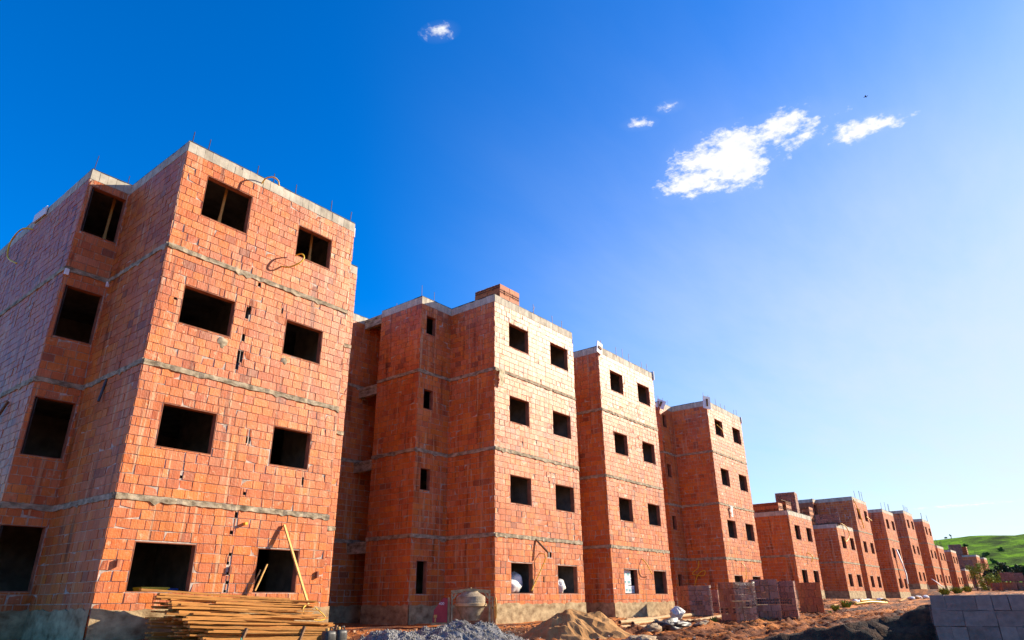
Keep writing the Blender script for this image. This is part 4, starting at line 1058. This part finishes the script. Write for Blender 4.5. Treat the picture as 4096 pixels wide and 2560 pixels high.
# clouds: soft masks in the sky's own directions, as on a sheet high above
tc = nt.nodes.new('ShaderNodeTexCoord'); sp = nt.nodes.new('ShaderNodeSeparateXYZ'); L(nt, tc.outputs['Generated'], sp.inputs[0])
zc = N(nt, 'ShaderNodeMath', operation='MAXIMUM'); L(nt, sp.outputs[2], zc.inputs[0]); zc.inputs[1].default_value = .03
dv = N(nt, 'ShaderNodeVectorMath', operation='DIVIDE'); L(nt, tc.outputs['Generated'], dv.inputs[0])
cb = N(nt, 'ShaderNodeCombineXYZ'); 
for i in range(3): L(nt, zc.outputs[0], cb.inputs[i])
L(nt, cb.outputs[0], dv.inputs[1])
n1 = noisen(nt, dv.outputs[0], 9.0, 9, .60); n1b = noisen(nt, dv.outputs[0], 30.0, 6, .65)
def ell(cx, cy, rx, ry, rot):
    mp = N(nt, 'ShaderNodeMapping', vector_type='TEXTURE'); mp.inputs['Location'].default_value = (cx, cy, 1); mp.inputs['Rotation'].default_value = (0, 0, rot); mp.inputs['Scale'].default_value = (rx, ry, 1)
    L(nt, dv.outputs[0], mp.inputs[0])
    ln = N(nt, 'ShaderNodeVectorMath', operation='LENGTH'); L(nt, mp.outputs[0], ln.inputs[0])
    m = N(nt, 'ShaderNodeMapRange'); m.inputs[1].default_value = 0; m.inputs[2].default_value = 1.0; m.inputs[3].default_value = 1; m.inputs[4].default_value = 0
    L(nt, ln.outputs['Value'], m.inputs[0]); return m.outputs[0]
CL = []
acc = None
CLOUDS = [(1.43, .46, .18, .165, 0), (1.455, .545, .13, .10, R(70)), (1.375, .40, .11, .09, 0), (1.38, .275, .13, .085, R(100)), (1.44, .265, .08, .06, R(60)), (1.505, .15, .12, .06, R(90)),
          (.68, .705, .045, .03, R(110)), (1.16, .54, .05, .03, R(120)), (1.15, .462, .04, .028, R(110)), (9.7, 1.0, .9, .3, R(90))]
for wt, a in zip((1.1, 1.05, 1, .9, .86, .74, .55, .6, .6, .6), CLOUDS):
    e0 = ell(*a); em = N(nt, 'ShaderNodeMath', operation='MULTIPLY'); L(nt, e0, em.inputs[0]); em.inputs[1].default_value = wt; e = em.outputs[0]
    if acc is None: acc = e
    else:
        m = N(nt, 'ShaderNodeMath', operation='MAXIMUM'); L(nt, acc, m.inputs[0]); L(nt, e, m.inputs[1]); acc = m.outputs[0]
nz = N(nt, 'ShaderNodeMath', operation='MULTIPLY_ADD'); L(nt, n1.outputs[0], nz.inputs[0]); nz.inputs[1].default_value = 2.6; nz.inputs[2].default_value = -1.3 - .9 - .15
n2_ = N(nt, 'ShaderNodeMath', operation='MULTIPLY_ADD'); L(nt, n1b.outputs[0], n2_.inputs[0]); n2_.inputs[1].default_value = 1.8; L(nt, nz.outputs[0], n2_.inputs[2])
n1c = noisen(nt, dv.outputs[0], 85.0, 5, .7)
n3_ = N(nt, 'ShaderNodeMath', operation='MULTIPLY_ADD'); L(nt, n1c.outputs[0], n3_.inputs[0]); n3_.inputs[1].default_value = .3; L(nt, n2_.outputs[0], n3_.inputs[2])
sm = N(nt, 'ShaderNodeMath', operation='MULTIPLY_ADD'); L(nt, acc, sm.inputs[0]); sm.inputs[1].default_value = 1.5; L(nt, n3_.outputs[0], sm.inputs[2])
mr = N(nt, 'ShaderNodeMapRange'); mr.interpolation_type = 'SMOOTHSTEP'; mr.inputs[1].default_value = .34; mr.inputs[2].default_value = 1.12; L(nt, sm.outputs[0], mr.inputs[0])
gate = N(nt, 'ShaderNodeMath', operation='GREATER_THAN'); L(nt, acc, gate.inputs[0]); gate.inputs[1].default_value = .001
cm0 = N(nt, 'ShaderNodeMath', operation='MULTIPLY'); L(nt, mr.outputs[0], cm0.inputs[0]); L(nt, gate.outputs[0], cm0.inputs[1])
hv = N(nt, 'ShaderNodeMath', operation='MULTIPLY'); L(nt, acc, hv.inputs[0]); L(nt, n1.outputs[0], hv.inputs[1])
hv2 = N(nt, 'ShaderNodeMath', operation='MULTIPLY'); L(nt, hv.outputs[0], hv2.inputs[0]); hv2.inputs[1].default_value = .22
cm = N(nt, 'ShaderNodeMath', operation='MAXIMUM'); L(nt, cm0.outputs[0], cm.inputs[0]); L(nt, hv2.outputs[0], cm.inputs[1])
# thin cirrus veils
mpc = N(nt, 'ShaderNodeMapping'); mpc.inputs['Scale'].default_value = (.55, 1.7, 1); mpc.inputs['Rotation'].default_value = (0, 0, R(-25)); L(nt, dv.outputs[0], mpc.inputs[0])
nc = noisen(nt, mpc.outputs[0], 2.0, 8, .62); rc = ramp(nt, nc.outputs[0], [(.30, (.50,) * 3), (.75, (.86,) * 3)])
# veils thicken toward the sun
dt = N(nt, 'ShaderNodeVectorMath', operation='DOT_PRODUCT'); L(nt, tc.outputs['Generated'], dt.inputs[0]); dt.inputs[1].default_value = SUN
vr = N(nt, 'ShaderNodeMapRange'); vr.interpolation_type = 'SMOOTHSTEP'; vr.inputs[1].default_value = .30; vr.inputs[2].default_value = 1.08; L(nt, dt.outputs['Value'], vr.inputs[0])
vm = N(nt, 'ShaderNodeMath', operation='MULTIPLY'); L(nt, rc.outputs[0], vm.inputs[0]); L(nt, vr.outputs[0], vm.inputs[1])
ve = N(nt, 'ShaderNodeMapRange', interpolation_type='SMOOTHSTEP'); ve.inputs[1].default_value = .78; ve.inputs[2].default_value = .30; ve.inputs[3].default_value = .12; ve.inputs[4].default_value = 1.0; L(nt, sp.outputs[2], ve.inputs[0])
vm0 = vm; vm = N(nt, 'ShaderNodeMath', operation='MULTIPLY'); L(nt, vm0.outputs[0], vm.inputs[0]); L(nt, ve.outputs[0], vm.inputs[1])
hs = N(nt, 'ShaderNodeHueSaturation'); hs.inputs['Saturation'].default_value = 1.47; hs.inputs['Value'].default_value = 1.0; L(nt, sky.outputs[0], hs.inputs['Color'])
tint = mix(nt, 1.0, hs.outputs[0], (1.06, 1.38, 1.84), 'MULTIPLY')
c1 = mix(nt, vm.outputs[0], tint, (5.1, 5.75, 6.4))
cs = ramp(nt, n1b.outputs[0], [(.35, (.82, .85, .90)), (.6, (1, 1, 1))]); cw = mix(nt, 1.0, cs.outputs[0], (7.6, 7.6, 7.6), 'MULTIPLY')
hz = N(nt, 'ShaderNodeMapRange', interpolation_type='SMOOTHSTEP'); hz.inputs[1].default_value = .68; hz.inputs[2].default_value = .0; hz.inputs[4].default_value = .85; L(nt, sp.outputs[2], hz.inputs[0])
hm = N(nt, 'ShaderNodeMath', operation='MULTIPLY'); L(nt, hz.outputs[0], hm.inputs[0]); L(nt, vr.outputs[0], hm.inputs[1])
c1 = mix(nt, hm.outputs[0], c1, (6.0, 6.2, 6.4))
c2 = mix(nt, cm.outputs[0], c1, cw)
L(nt, c2, bg.inputs['Color']); bg.inputs['Strength'].default_value = .066

cam = bpy.data.cameras.new('camera'); co = bpy.data.objects.new('camera', cam); COL.objects.link(co); scene.camera = co
cam.sensor_width = 36; cam.lens = 2701.2 / 4096 * 36; cam.clip_end = 5000; cam.clip_start = .05
yaw, pit, rol = .6692, .3962, -.0115
fh = Vector((math.cos(yaw), math.sin(yaw), 0)); r0 = Vector((math.sin(yaw), -math.cos(yaw), 0)); up = Vector((0, 0, 1))
F = fh * math.cos(pit) + up * math.sin(pit); u0 = up * math.cos(pit) - fh * math.sin(pit)
Rr = r0 * math.cos(rol) + u0 * math.sin(rol); U = u0 * math.cos(rol) - r0 * math.sin(rol)
co.matrix_world = Matrix(((Rr.x, U.x, -F.x, 0), (Rr.y, U.y, -F.y, 0), (Rr.z, U.z, -F.z, 0), (0, 0, 0, 1)))

for o in bpy.data.objects:
    if '_o' in o: del o['_o']
scene.view_settings.view_transform = 'Standard'; scene.view_settings.look = 'None'
scene.view_settings.exposure = 1.15; scene.view_settings.gamma = 1
scene.cycles.max_bounces = 6; scene.cycles.transparent_max_bounces = 12
